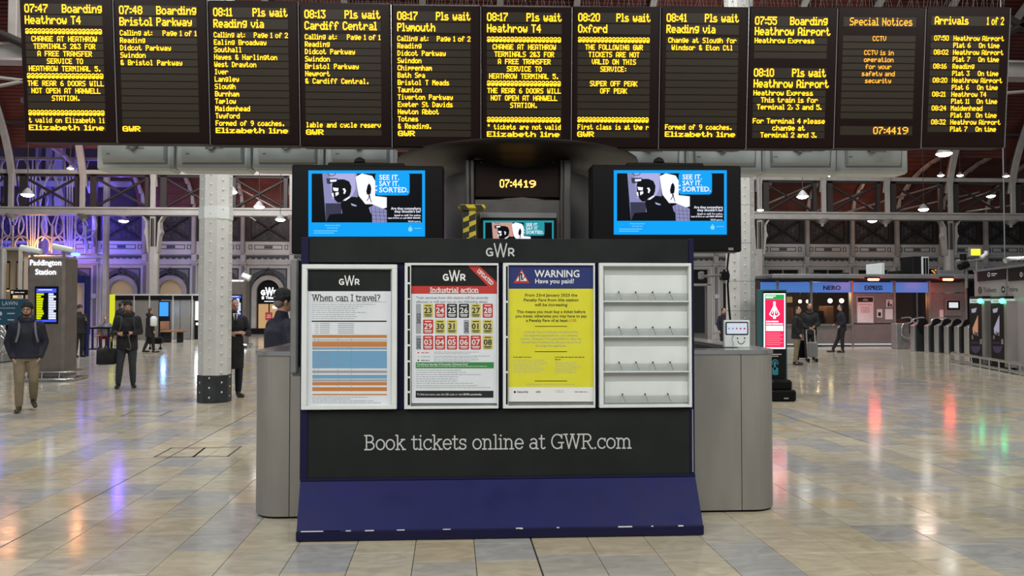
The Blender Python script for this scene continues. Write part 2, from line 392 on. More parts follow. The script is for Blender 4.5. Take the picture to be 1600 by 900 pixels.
    def logo(s, u, v, h, m=0, l=.002, w1=.11, w2=.09):   # the three letters with the tall middle one; h is the height of the tall letter
        k = h; c = .5
        gw = w1*k
        s.line([(u+a*k, v+b*k) for a, b in arc(-.80, .14, .23, .265, -50, -310, 14)]+[(u-.60*k, v+.38*k), (u-.60*k, v+.16*k), (u-.78*k, v+.16*k)], gw, m, l)
        s.line([(u-.46*k, v-.5*k), (u-.22*k, v+.5*k), (u-.0*k, v-.5*k), (u+.22*k, v+.5*k), (u+.46*k, v-.5*k)], w2*k, m, l)
        s.line([(u+.62*k, v+.42*k), (u+.62*k, v-.12*k), (u+.82*k, v-.12*k)]+[(u+a*k, v+b*k) for a, b in arc(.82, .035, .15, .155, -90, 90, 6)]+[(u+.62*k, v+.19*k)], gw, m, l)
        s.line([(u+.80*k, v+.19*k), (u+1.0*k, v+.42*k)], gw, m, l)
        return s
    def build(s, name, parent=None, kind=None, label=None, cat=None, group=None, local=False, loc=None):
        me = bpy.data.meshes.new(name); vs = s.v; o = bpy.data.objects.new(name, me)
        if parent is not None:
            if not local:
                inv = WM[parent.name].inverted(); vs = [inv @ Vector(p) for p in vs]
            o.parent = parent; WM[o.name] = WM[parent.name]
        else:
            if loc is None:
                xs, ys, zs = zip(*vs); loc = ((min(xs)+max(xs))/2, (min(ys)+max(ys))/2, min(zs))
            loc = Vector(loc); vs = [Vector(p)-loc for p in vs]; o.location = loc; WM[o.name] = Matrix.Translation(loc)
        me.from_pydata([tuple(p) for p in vs], [], s.f)
        for m in s.mats: me.materials.append(m)
        me.polygons.foreach_set('material_index', s.mi); me.polygons.foreach_set('use_smooth', s.sm)
        if s.sh:
            at_ = me.attributes.new('shade', 'FLOAT', 'FACE'); at_.data.foreach_set('value', s.sh)
        me.update(); COL.objects.link(o); props(o, label, cat, group, kind); return o
def props(o, label=None, cat=None, group=None, kind=None):
    if label: o['label'] = label
    if cat: o['category'] = cat
    if group: o['group'] = group
    if kind: o['kind'] = kind
def thing(name, label, cat, loc, rot=(0, 0, 0), group=None, kind=None):
    o = bpy.data.objects.new(name, None); COL.objects.link(o); o.location = loc; o.rotation_euler = rot; o.empty_display_size = .2
    WM[o.name] = Matrix.Translation(Vector(loc)) @ Matrix.Rotation(rot[2], 4, 'Z') @ Matrix.Rotation(rot[1], 4, 'Y') @ Matrix.Rotation(rot[0], 4, 'X')
    props(o, label, cat, group, kind); return o
def copy_tree(o, parent=None, loc=None, kids=None):
    c = o.copy(); COL.objects.link(c); c.parent = parent
    if loc is not None: c.location = loc
    WM[c.name] = Matrix.Translation(c.location) if parent is None else WM[parent.name]
    for ch in list(KIDS.get(o.name, [])): copy_tree(ch, c)
    return c
KIDS = {}
def pxmap(Y):                            # print on the upright plane y = Y, in the photograph's pixels
    def f(u, v, l=0.):
        p = at(u, v, Y); return Vector((p.x, Y-l, p.z))
    return f
def pbox(b, x0, y0, x1, y1, Y, d, m=0, c=0.):   # a box whose front face lies on y = Y
    p, q = at(x0, y1, Y), at(x1, y0, Y); zx = (x0+x1)/2
    b.box(p.x, q.x, Y, Y+d, at(zx, y1, Y).z, at(zx, y0, Y).z, m, c); return b
ORD = 'first second third fourth fifth sixth seventh eighth ninth tenth eleventh twelfth thirteenth fourteenth fifteenth sixteenth seventeenth eighteenth nineteenth twentieth twenty-first twenty-second twenty-third twenty-fourth twenty-fifth'.split()
# ================================================================ FLOOR
SK = -math.tan(math.radians(1.68))                 # the paving runs a touch askew to the stand
PX = .421                                          # paving column width
x_black = G(828, 838); X0 = x_black.x - SK*x_black.y   # the wide black joint
YJ = G(800, 802).y                                 # the long cross joint
def tile_rows(col, y0, y1):
    rnd = random.Random(col*7919+3); out = []; y = YJ
    while y > y0:
        L = rnd.choice((.36, .42, .47, .5, .6)); out.append((y-L, y)); y -= L
    y = YJ
    while y < y1:
        L = rnd.choice((.36, .42, .47, .5, .6)); out.append((y, y+L)); y += L
    return out
def shade(rnd, y):
    r = rnd.random()
    return r*.22 if rnd.random() < .22 else .25+r*.75
fb = B(M_GROUT); fb.box(-46, 46, -6, 60, -.30, -.012)
floor = fb.build('floor', kind='structure', loc=(0, 0, 0))
far = B(M_STONE); near_n = 0; YT = 8.6
WIDE = {0, -9, 11}
def tile(b, x0, x1, y0, y1, z, ch=.0016):
    f = lambda x, y, zz: (x+SK*y, y, zz)
    c = ch
    vs = [f(x0, y0, z-c), f(x1, y0, z-c), f(x1, y1, z-c), f(x0, y1, z-c), f(x0+c, y0+c, z), f(x1-c, y0+c, z), f(x1-c, y1-c, z), f(x0+c, y1-c, z)]
    vs += [f(x0, y0, z-.03), f(x1, y0, z-.03), f(x1, y1, z-.03), f(x0, y1, z-.03)]
    b.add(vs, [(4, 5, 6, 7), (0, 1, 5, 4), (1, 2, 6, 5), (2, 3, 7, 6), (3, 0, 4, 7), (8, 9, 1, 0), (9, 10, 2, 1), (10, 11, 3, 2), (11, 8, 0, 3)])
def px_of(x, y, z=0):
    d = Vector((x, y, z-CZ)); f = Vector((math.sin(YAW)*math.cos(PITCH), math.cos(YAW)*math.cos(PITCH), math.sin(PITCH)))
    r = Vector((math.cos(YAW), -math.sin(YAW), 0)); u = r.cross(f); k = d.dot(f)
    return (800+FPX*d.dot(r)/k, 450-FPX*d.dot(u)/k) if k > .05 else (-9999, 9999)
for col in range(-105, 110):
    rnd = random.Random(col*31+5)
    xa, xb = X0+col*PX, X0+(col+1)*PX
    for (ya, yb) in tile_rows(col, -2 if abs(col) < 24 else 6, 47.5):
        if abs((xa+xb)/2+SK*ya) > 44: continue
        g = .0022; gl = .006 if col in WIDE else g; gr = .006 if (col+1) in WIDE else g
        sd = shade(rnd, ya); xm = (xa+xb)/2+SK*ya; u, v = px_of(xm, (ya+yb)/2)
        w = PX*FPX/max(ya, .1)
        hid = (460 < u < 1100 and (ya+yb)/2 > 5.75) or (405 < u < 1200 and (ya+yb)/2 > 6.3)
        if yb > 4.25 and ya < YT and -w*.7 < u < 1600+w*.7 and not hid and near_n < 299:
            b = B(M_STONE); tile(b, xa+gl, xb-gr, ya+g, yb-g, rnd.uniform(-.0004, .0004)); b.sh = [sd]*9
            b.build('floor_tile', floor); near_n += 1
        else:
            f = lambda x, y: (x+SK*y, y, rnd.uniform(-.0003, .0003) if ya < 20 else 0)
            z0 = rnd.uniform(-.0004, .0004)
            far.add([(xa+gl+SK*ya, ya+g, z0), (xb-gr+SK*ya, ya+g, z0), (xb-gr+SK*yb, yb-g, z0), (xa+gl+SK*yb, yb-g, z0)], [(0, 1, 2, 3)]); far.sh.append(sd)
far.build('floor_tiles', floor, kind='stuff')
# access covers let into the paving
def cover(label, pts):
    q = [G(*p) for p in pts]; c = sum(q, Vector())/4; b = B([M_GROUT])
    for i in range(4):
        a, d = q[i], q[(i+1) % 4]; t = (d-a).normalized()*.02; n = Vector((-t.y, t.x, 0))*.55
        b.add([a-t+n, a-t-n, d+t-n, d+t+n], [(0, 1, 2, 3)])
    b.v = [(x, y, .0012) for x, y, z in b.v]
    b.build('floor_cover_joint', floor)
cover('', [(242, 714), (302, 714), (320, 700), (268, 700)])
cover('', [(303, 713), (356, 713), (376, 698), (320, 700)])
cover('', [(190, 650), (250, 650), (268, 642), (208, 643)])

# ================================================================ FAR WALL
WY = 46.5
wx0 = at(189, 450, WY).x; BAY = (at(419, 450, WY).x-wx0)/3
wz = lambda py: CZ+(478-py)/FPX*WY
M_WALL = mat('pale stone paint', (.46, .45, .435), .6, var=.07, vs=1)
M_SURR = mat('dark slate paint', (.045, .050, .055), .5)
M_SHAD = mat('warm tan blind', (.40, .31, .19), .6, emit=(1, .72, .38), es=.10)
M_LATB = mat('dark lattice backing', (.028, .025, .028), .6)
M_LATF = mat('grey scroll ironwork', (.16, .155, .15), .5)
b = B(M_WALL); b.box(-40, 40, WY+.5, WY+.8, 0, 7.6)
wall = b.build('wall_back', kind='structure', loc=(0, WY, 0))
def rep(o, ks):
    for k in ks:
        if k == 0: continue
        c = o.copy(); COL.objects.link(c); c.parent = o.parent; c.location = (k*BAY, 0, 0); KIDS.setdefault(o.parent.name, []).append(c)
ALL = range(-6, 20)
yz = lambda y0, y1: (lambda u, v, s: (wx0+u, WY+(y0, y1)[s], v))
H = BAY/2
# cream wall round the opening, U shaped
def U(b, w, z0, z1, hw, top, y0, y1, arch=False, base=0.):
    if arch:
        spring = top-hw; inner = [(-hw, base), (-hw, spring)]+arc(0, spring, hw, hw, 180, 0, 14)[1:-1]+[(hw, spring), (hw, base)]
    else: inner = [(-hw, base), (-hw, top), (hw, top), (hw, base)]
    # left jamb, head, right jamb as three convex-ish pieces
    b.prism([(-w, z0), (-w, z1)]+[(inner[0][0], z1)]+[(inner[0][0], z0)] if False else [(-w, base), (-w, z1), (w, z1), (w, base)]+list(reversed(inner)), yz(y0, y1))
archk = [k for k in ALL if k < 8]; wink = [k for k in ALL if k >= 8]
b = B(M_WALL); U(b, H, 0, wz(413), 1.16, wz(420), 0, .5); rep(b.build('wall_panel', wall), archk)
b = B(M_SURR); U(b, 1.16, 0, wz(420), .97, wz(430)+.12, .06, .5, True); rep(b.build('arch_surround', wall), archk)
b = B(M_WALL); U(b, .97, 0, wz(429)+.1, .74, wz(438), -.06, .4, True)
for i, p in enumerate(b.v): pass
# the moulding follows the arch: ring between two radii
b = B(M_CREAM); s0 = wz(438)-.72; R1, R0 = .99, .72
out = [(-R1, 0), (-R1, s0)]+arc(0, s0, R1, R1, 180, 0, 16)[1:-1]+[(R1, s0), (R1, 0)]; inn = [(-R0, 0), (-R0, s0)]+arc(0, s0, R0, R0, 180, 0, 16)[1:-1]+[(R0, s0), (R0, 0)]
for i in range(len(out)-1):
    b.prism([out[i], out[i+1], inn[i+1], inn[i]], yz(-.06, .45))
rep(b.build('arch_moulding', wall), archk)
b = B([M_SURR, M_LATF])
for sx in (-1, 1):
    b.prism([(sx*.36, wz(421)-.05), (sx*1.05, wz(421)-.05), (sx*1.05, wz(436)), (sx*.92, wz(434)+.2), (sx*.62, wz(424)-.05)], yz(.02, .07), 1)
b.tube([(wx0+.2*math.cos(a*PI/6), WY-.02, wz(424)+.2*math.sin(a*PI/6)-.05) for a in range(12)], .05, 5, 0, closed=True)
rep(b.build('spandrel_ornament', wall), archk)
b = B([M_SHAD]); b.box(wx0-.78, wx0+.78, WY+.3, WY+.36, 0, wz(438)+.02); inf = b.build('arch_blind', wall); rep(inf, [k for k in archk if k not in (3,)])
# windows above the coffee kiosk
b = B(M_WALL); U(b, H, 0, wz(413), 1.14, wz(418.5), 0, .5, base=0); rep_o = b.build('wall_panel', wall); rep_o.location = (8*BAY, 0, 0)
for k in wink[1:]:
    c = rep_o.copy(); COL.objects.link(c); c.location = (k*BAY, 0, 0)
b = B(M_CREAM); U(b, 1.14, 0, wz(418.5), .98, wz(420.5), -.05, .3, base=0)
o1 = b.build('window_frame', wall); o1.location = (8*BAY, 0, 0)
b = B([M_BLACKM, M_CREAM]); b.box(wx0-1, wx0+1, WY+.1, WY+.16, 0, wz(420)); b.box(wx0-.03, wx0+.03, WY+.04, WY+.12, 0, wz(420), 1)
o2 = b.build('window_pane', wall); o2.location = (8*BAY, 0, 0)
for k in wink[1:]:
    for o in (o1, o2):
        c = o.copy(); COL.objects.link(c); c.location = (k*BAY, 0, 0)
# bands, scallops, friezes, lattice and pilasters bay by bay
b = B([M_WALL, M_SURR]); b.box(wx0-H, wx0+H, WY-.12, WY+.3, wz(414.5), wz(412)); b.box(wx0-H, wx0+H, WY-.02, WY+.5, wz(412), wz(400)); b.box(wx0-H, wx0+H, WY-.2, WY+.3, wz(400), wz(397), 0, .03)
rep(b.build('cornice', wall), ALL)
b = B(M_SURR); n = 8
for i in range(n):
    x = -H+(i+.5)*BAY/n; b.prism([(x-BAY/n/2, wz(401.5))]+[(x+a, z) for a, z in arc(0, wz(403), BAY/n/2, .14, 180, 360, 5)]+[(x+BAY/n/2, wz(401.5))], yz(-.05, -.02))
rep(b.build('scalloped_edge', wall), ALL)
b = B([M_WALL, M_SURR]); b.box(wx0-H, wx0+H, WY, WY+.5, wz(397), wz(379), 0)
def fr(x0, x1, z0, z1, t=.035):
    for q in ((x0, x1, z0, z0+t), (x0, x1, z1-t, z1), (x0, x0+t, z0, z1), (x1-t, x1, z0, z1)): b.box(wx0+q[0], wx0+q[1], WY-.03, WY+.02, q[2], q[3], 1)
fr(-.85, .85, wz(391), wz(384)); fr(-1.2, -.98, wz(391), wz(384)); fr(.98, 1.2, wz(391), wz(384)); b.box(wx0-.25, wx0+.25, WY-.02, WY+.01, wz(389.5), wz(385.5), 1)
rep(b.build('frieze_panel', wall), ALL)
b = B(M_LATB); b.box(wx0-H, wx0+H, WY+.1, WY+.5, wz(379), wz(336)); rep(b.build('lattice_backing', wall), ALL)
b = B(M_LATF); zc = wz(358); hh = (wz(338)-wz(378))/2
for sx in (-1, 1):
    for (cx, cz) in ((0, hh*.58), (0, -hh*.58), (.85, 0), (.55, hh*.2), (.55, -hh*.2), (.3, hh*.75), (.3, -hh*.75), (1.1, hh*.35), (1.1, -hh*.35)):
        for r in (.20, .11):
            b.tube([(wx0+sx*cx+r*math.cos(t*PI/5), WY+.06, zc+cz+r*math.sin(t*PI/5)) for t in range(10)], .017, 3, closed=True)
rep(b.build('scroll_ironwork', wall, kind='stuff'), ALL)
b = B(M_DARKIRON)
for sx in (-1, 1):
    b.cyl((wx0-sx*(H-.2), WY-.02, wz(378)), (wx0+sx*(H-.2), WY-.02, wz(338)), .055, n=4)
    b.box(wx0+sx*(H-.3)-.1, wx0+sx*(H-.3)+.12, WY-.04, WY+.1, wz(378), wz(337))
b.box(wx0-H, wx0+H, WY-.05, WY+.1, wz(378.5), wz(376)); b.box(wx0-H, wx0+H, WY-.05, WY+.1, wz(339), wz(336))
rep(b.build('lattice_cross', wall), ALL)
b = B([M_WALL, M_LATF]); x = wx0+H
b.box(x-.17, x+.17, WY-.18, WY+.2, 0, wz(413), 0, .03); b.box(x-.10, x+.10, WY-.21, WY-.17, .5, wz(416), 1, .02); b.box(x-.26, x+.26, WY-.26, WY+.2, wz(414), wz(411), 0, .03)
b.box(x-.15, x+.15, WY-.3, WY+.1, wz(411), wz(398), 0, .03); b.cyl((x, WY-.3, wz(463)), (x, WY-.2, wz(463)), .16, n=8)
rep(b.build('pilaster', wall), ALL)
# aisle roof rib rising from each pilaster
AR = lambda ph: (WY-.2-6.2*(1-math.cos(ph)), wz(338)+.2+3.1*math.sin(ph))
b = B(M_CREAM); b.box(x-.11, x+.11, WY-.4, WY-.15, wz(399), wz(337), 0, .02)
rep(b.build('wall_post', wall), ALL)

# ================================================================ ROOF
GY = 40.5
gx0, gx1 = at(241, 450, GY).x, at(1482, 450, GY).x; GB = (gx1-gx0)/12
gz = lambda py: CZ+(478-py)/FPX*GY
zs = gz(335); VA, VB = 19., 13.
V = lambda ph, k=0: (GY-VA+(VA-k)*math.cos(ph), zs+(VB-k)*math.sin(ph))
xl, xr = gx0-5*GB, gx1+4*GB
b = B(M_RED); ph = math.asin(3.25/VB); n = 84; p1 = math.radians(76)
for i in range(n):                                   # lapped boards
    a0, a1 = ph+(p1-ph)*i/n, ph+(p1-ph)*(i+1)/n
    y0, z0 = V(a0, -.35); y1, z1 = V(a1, -.28)
    yb, zb = V(a1, -.35)
    b.add([(xl, y0, z0), (xr, y0, z0), (xr, y1, z1), (xl, y1, z1)], [(0, 1, 2, 3)])
    b.add([(xl, y1, z1), (xr, y1, z1), (xr, yb, zb), (xl, yb, zb)], [(0, 1, 2, 3)])
ceil = b.build('ceiling', kind='structure', loc=(0, 0, 0))
def rib(x, name='roof_rib'):
    b = B([M_CREAM, M_DARKIRON]); N = 26
    for i in range(N):
        a0, a1 = math.radians(6+70*i/N), math.radians(6+70*(i+1)/N)
        for (k0, k1, hw, m) in ((-.05, .12, .15, 0), (-.34, -.05, .06, 1)):
            P = [V(a0, k0), V(a1, k0), V(a1, k1), V(a0, k1)]
            b.prism(P, lambda u, v, s, hw=hw, x=x: (x+(-hw, hw)[s], u, v), m)
    return b.build(name, ceil)
for k in range(-3, 16):
    rib(gx0+k*GB)
for ph in (20, 34, 50):                              # purlins
    y, z = V(math.radians(ph), -.12); b = B(M_DARKIRON); b.box(xl, xr, y-.08, y+.08, z-.08, z+.08); b.build('purlin', ceil)
# main girder: chords, posts, crossed braces, pendants
gz0, gz1 = gz(339.5), gz(329.5)
b = B(M_CREAM); b.box(xl, xr, GY-.35, GY+.15, gz0, gz1, 0, .03); b.box(xl, xr, GY-.42, GY+.2, gz1-.06, gz1+.03); b.box(xl, xr, GY-.42, GY+.2, gz0-.03, gz0+.04)
gird = b.build('lattice_girder', kind='structure', label='long cream iron girder with dark crossed braces across the concourse', loc=(0, GY, 0))
b = B(M_CREAM); b.box(xl, xr, GY-.25, GY+.15, gz(278), gz(271.5), 0, .03); b.build('upper_chord', gird)
b = B(M_DARKIRON); b.box(xl, xr, GY-.1, GY+.1, gz(281), gz(278)); b.box(xl, xr, GY-.1, GY+.1, gz(330), gz(327)); b.build('dark_flange', gird)
def once(o, ks, step):
    for k in ks:
        c = o.copy(); COL.objects.link(c); c.parent = o.parent; c.location = (k*step, 0, 0)
b = B([M_CREAM]); y0 = GY-.35
b.box(gx0-.13, gx0+.13, y0, y0+.14, gz(330), gz(268), 0, .02); once(b.build('girder_post', gird), [k for k in range(-4, 15) if k], GB)
b = B([M_DARKIRON]); b.box(gx0+.3, gx0+.62, GY-.1, GY+.1, gz(330), gz(275)); b.box(gx0-.5, gx0-.3, GY-.1, GY+.1, gz(330), gz(275)); once(b.build('web_plate', gird), [k for k in range(-4, 15) if k], GB)
b = B(M_DARKIRON); b.cyl((gx0+.4, GY, gz(329)), (gx0+GB-.3, GY, gz(281)), .075, n=4); once(b.build('cross_brace', gird), [k for k in range(-4, 15) if k], GB)
b = B(M_DARKIRON); b.cyl((gx0+.4, GY+.06, gz(281)), (gx0+GB-.3, GY+.06, gz(329)), .075, n=4); once(b.build('cross_brace', gird), [k for k in range(-4, 15) if k], GB)
b = B(M_CREAM); x = gx0; b.lathe(x, GY-.1, [(.04, gz(351)), (.10, gz(349.5)), (.06, gz(348)), (.22, gz(345)), (.36, gz(341)), (.42, gz(339))], 8)
o = b.build('pendant_drop', gird); once(o, [k for k in range(-4, 15) if k % 3], GB); o.location = (-1*GB, 0, 0)
# aisle roof behind the girder
ax0 = at(168, 300, GY+2).x
b = B(M_RED); n = 14
for i in range(n):
    a0, a1 = math.radians(90*i/n), math.radians(90*(i+1)/n); (y0, z0), (y1, z1) = AR(a0), AR(a1)
    b.add([(ax0, y0, z0), (xr, y0, z0), (xr, y1, z1-.02), (ax0, y1, z1-.02)], [(0, 1, 2, 3)]); b.add([(ax0, y1, z1-.03), (xr, y1, z1-.03), (xr, y1+.02, z1+.03), (ax0, y1+.02, z1+.03)], [(0, 1, 2, 3)])
aisle = b.build('ceiling_aisle', kind='structure', loc=(0, GY, 0))
for k in range(0, 20):
    b = B(M_CREAM); x = wx0+H+(k-1)*BAY
    for i in range(8):
        a0, a1 = math.radians(11*i), math.radians(11*(i+1))
        (y0, z0), (y1, z1) = AR(a0), AR(a1)
        b.prism([(y0-.05, z0-.05), (y1-.05, z1-.05), (y1+.02, z1-.22), (y0-.22, z0-.22)], lambda u, v, s, x=x: (x+(-.09, .09)[s], u, v))
    b.build('aisle_rib', aisle)
for i, (pa, pb) in enumerate((((1190, 322), (1270, 288)), ((1275, 330), (1372, 290)), ((1322, 332), (1465, 290)), ((1480, 322), (1570, 291)), ((1400, 330), (1530, 300)), ((1510, 331), (1600, 318)), ((318, 290), (400, 345)), ((360, 288), (440, 330)))):
    y = GY+1.6; b = B(M_CREAM); b.cyl(at(*pa, y), at(*pb, y), .05, n=5); b.build('aisle_tie_rod', aisle)
# iron columns that carry the girder
def iron_column(x, label):
    r = thing('iron_column', label, 'column', (x, GY-.1, 0), group='iron columns under the long girder', kind='structure')
    zt = gz(388)
    b = B(M_CREAM); b.lathe(x, GY-.1, [(.42, 0), (.42, .35), (.34, .5), (.27, .7), (.27, zt)], 8, sm=False, rot=PI/8); b.build('shaft', r)
    b = B([M_DARKIRON, M_CREAM]); b.lathe(x, GY-.1, [(.24, zt), (.24, gz(345))], 8, sm=False)
    b.build('capital_core', r)
    for sx in (-1, 1):
        b = B(M_CREAM); P = [(.27, zt-.3), (.36, gz(372)), (.46, gz(366)), (.38, gz(360)), (.37, gz(350)), (.55, gz(342)), (.75, gz(339)), (.62, gz(339)), (.45, gz(342)), (.27, gz(352)), (.26, gz(362)), (.2, zt-.3)]
        b.prism([(sx*u, v) for u, v in P], lambda u, v, s: (x+u, GY-.3+(.0, .4)[s], v)); b.build('capital_bracket', r)
    b = B(M_CREAM); b.box(x-.14, x+.14, GY-.3, GY-.16, zt, gz(339)); b.build('capital_rib', r)
for k, lb in ((0, 'slim cream octagonal column left of the riveted white column'), (9, 'slim cream column partly behind the riveted column near the smiling tablet'), (12, 'slim cream column rising behind the flat kiosk roof')):
    iron_column(gx0+k*GB, lb)
# cream tie beam high across the front bay, visible either side of the departure boards
TY = 25.; b = B(M_CREAM); z0, z1 = at(800, 109, TY).z, at(800, 87, TY).z
b.box(-19, 20, TY-.15, TY+.15, z0, z1, 0, .02); b.box(-19, 20, TY-.3, TY+.3, z1-.02, z1+.05); b.box(-19, 20, TY-.3, TY+.3, z0-.05, z0+.02)
tie = b.build('trim_1', kind='structure')
for px0, px1 in ((17, 31),):
    b = B(M_CREAM); p, q = at(px0, 75, TY), at(px1, 75, TY); b.box(p.x, q.x, TY-.2, TY+.2, z1, z1+6, 0, .02); b.build('trim_post', tie)
for (a, c) in (((-30, 140), (40, 126)), ((-30, 118), (40, 126)), ((1560, 146), (1640, 140)), ((0, 52), (45, 72)), ((1555, 60), (1640, 20)), ((1560, 20), (1640, 66))):
    b = B(M_CREAM if a[1] > 100 else M_DARKIRON); b.cyl(at(*a, TY-.4), at(*c, TY-.4), .06 if a[1] > 100 else .14, n=5); b.build('trim_rod', tie)
# curved dark truss legs at the outer edges
# ================================================================ TRACERY END SCREEN (left)
SY = 43.6
M_TRAC = mat('painted scroll tracery', (.42, .40, .40), .5)
M_DKW = mat('dim brown rear wall', (.10, .07, .055), .8)
sx0, sx1 = at(-30, 300, SY).x, at(167, 300, SY).x
scr = thing('tracery_screen', 'tall iron screen of curling tracery lit blue and orange', 'screen', ((sx0+sx1)/2, SY, 0))
T_ = lambda px, py: at(px, py, SY)
def S(pts, r=.045, m=M_TRAC, name='tracery_bar'):
    b = B(m); b.tube([T_(*p) for p in pts], r, 5); return b.build(name, scr)
def curve(pts, n=6):
    out = []; P = [pts[0]]+list(pts)+[pts[-1]]
    for i in range(1, len(P)-2):
        for t in range(n):
            t /= n; a = [(.5*(2*P[i][k]+(P[i+1][k]-P[i-1][k])*t+(2*P[i-1][k]-5*P[i][k]+4*P[i+1][k]-P[i+2][k])*t*t+(-P[i-1][k]+3*P[i][k]-3*P[i+1][k]+P[i+2][k])*t**3)) for k in (0, 1)]
            out.append(tuple(a))
    return out+[pts[-1]]
for cx in (-5, 51, 109):
    for j, dx in enumerate((-9, -3.5, 0, 3.5, 9)):
        S(curve([(cx+dx*.8, 392), (cx+dx, 360), (cx+dx*1.2, 325), (cx+dx*(2.2 if abs(dx) > 4 else 1.2), 285), (cx+dx*(3.4 if abs(dx) > 4 else 2.4), 248)]))
    for sx in (-1, 1):
        S(curve([(cx+sx*14, 376), (cx+sx*22, 362), (cx+sx*19, 340), (cx+sx*11, 318), (cx+sx*14, 296), (cx+sx*26, 272), (cx+sx*22, 248)]))
        S(curve([(cx+sx*28, 352), (cx+sx*20, 330), (cx+sx*24, 310), (cx+sx*15, 290), (cx+sx*8, 262), (cx+sx*14, 248)]), .035)
    for sx in (-1, 1):
        S(curve([(cx+sx*27, 392), (cx+sx*27, 378), (cx+sx*17, 369), (cx+sx*6, 376), (cx+sx*2, 392)]), .06, M_CREAM, 'foot_arch')
for cx in (20, 82, 134):
    S([(cx, 395), (cx, 352)], .07, M_CREAM, 'mullion')
    for sx in (-1, 1):
        S(curve([(cx, 372), (cx+sx*12, 366), (cx+sx*17, 352), (cx+sx*13, 338)]), .055, M_CREAM, 'spandrel_curl')
for sx in (0, 1):
    for q in (0, 1):
        S(curve([(134+q*14, 384), (128+q*18, 372), (140+q*10, 360), (150, 366), (146+q*6, 386)]), .05, M_CREAM, 'foot_arch')
b = B(M_CREAM); b.box(sx0, sx1, SY-.15, SY+.15, T_(80, 404).z, T_(80, 399).z, 0, .03); b.build('sill_beam', scr)
b = B(M_CREAM); b.box(sx1-.12, sx1+.12, SY-.2, SY+.15, 0, T_(165, 245).z, 0, .03); b.build('end_post', scr)
b = B(M_CREAM); b.box(sx0, sx1, SY-.12, SY+.12, T_(80, 250).z, T_(80, 246).z); b.build('top_rail', scr)
b = B(M_DKW); b.box(sx0-8, sx1+.3, 49.5, 49.9, 0, 14); bw = b.build('wall_left', kind='structure')
for px0, px1, m in ((72, 82, M_CREAM), (86, 98, M_WALL), (118, 124, M_WALL), (56, 60, M_CREAM)):
    b = B(m); p, q = at(px0, 300, 48.4), at(px1, 300, 48.4); b.box(p.x, q.x, 48.3, 48.7, 3, 12.5); b.build('wall_pier', bw)
for py in (345, 366, 288):
    b = B(M_WALL); z = at(60, py, 48.2).z; b.box(sx0-4, sx1, 48.0, 48.3, z-.15, z+.2); b.build('wall_gallery', bw)
BL, OR = (.08, .06, 1), (1, .42, .10)
point('blue_uplight', tuple(at(112, 392, SY-.5)), 230, BL); point('blue_uplight', tuple(at(115, 335, SY+1.2)), 650, BL)
point('blue_uplight', tuple(at(-4, 330, SY+1)), 260, BL)
point('orange_uplight', tuple(at(58, 392, SY-.5)), 190, OR); point('orange_uplight', tuple(at(70, 362, 46.2)), 300, OR)
point('blue_uplight', tuple(at(190, 292, GY+.8)), 110, (.14, .05, 1)); point('orange_uplight', tuple(at(22, 236, 35)), 60, (1, .4, .2), .3); point('orange_uplight', tuple(at(128, 238, 38)), 60, (1, .35, .12))
point('blue_uplight', tuple(at(200, 340, 44.5)), 15, (.2, .1, 1))
point('warm_spill', tuple(at(1380, 290, 43)), 120, (1, .5, .3)); point('warm_spill', tuple(at(400, 270, 43)), 160, (1, .45, .25))
point('warm_spill', tuple(at(1440, 250, 34)), 60, (1, .75, .6), .4)
# ================================================================ ROOF LAMPS
M_LAMPG = glow('roof lamp diffuser', (1, .98, .93), 14)
M_LAMPS = mat('grey lamp shade', (.25, .25, .25), .5)
lamps = [(43, 304, 18), (110, 263, 9), (220, 266, 9), (193, 345, 14), (362, 300, 17), (405, 323, 16), (438, 343, 15), (1475, 240, 24), (1254, 307, 18), (1188, 328, 10), (1443, 327, 16), (1363, 345, 14), (1594, 345, 12), (1297, 274, 9), (1370, 274, 10), (1399, 274, 9), (1470, 274, 10), (1500, 274, 10), (1572, 275, 10), (1529, 309, 12), (1548, 306, 14)]
def lamp(px, py, w, label, small):
    Y = 38.5 if small else max(24, .5*FPX/w); r = w/2*Y/FPX; p = at(px, py, Y)
    t = thing('roof_lamp', label, 'lamp', tuple(p), group='glowing lamps hanging under the roof')
    b = B(M_LAMPG); b.lathe(p.x, p.y, [(r*.15, p.z-r*.42), (r*.6, p.z-r*.34), (r*.98, p.z-.02), (r*.95, p.z+.01)], 14); b.build('diffuser', t)
    b = B(M_LAMPS); b.lathe(p.x, p.y, [(r*1.04, p.z), (r*.8, p.z+r*.35), (r*.4, p.z+r*.9), (r*.12, p.z+r*1.15)], 14); b.build('lamp_shade', t)
    c = max(-1, min(1, (Y-(GY-VA))/VA)); zt = zs+VB*math.sin(math.acos(c)) if Y < GY-.3 else p.z+1
    b = B(M_DARKIRON); b.cyl((p.x, p.y, p.z+r*1.1), (p.x, p.y, min(max(zt, p.z+r*1.3), 20)), .015, n=4); b.build('rod', t)
L_ = sorted([l for l in lamps if l[0] < 700]); R_ = sorted([l for l in lamps if l[0] > 700])
for side, LL in (('left', L_), ('right', R_)):
    for i, l in enumerate(LL):
        lamp(*l, f'{ORD[i]} from the left of the glowing dome lamps {side} of the two big screens', l[2] <= 10)
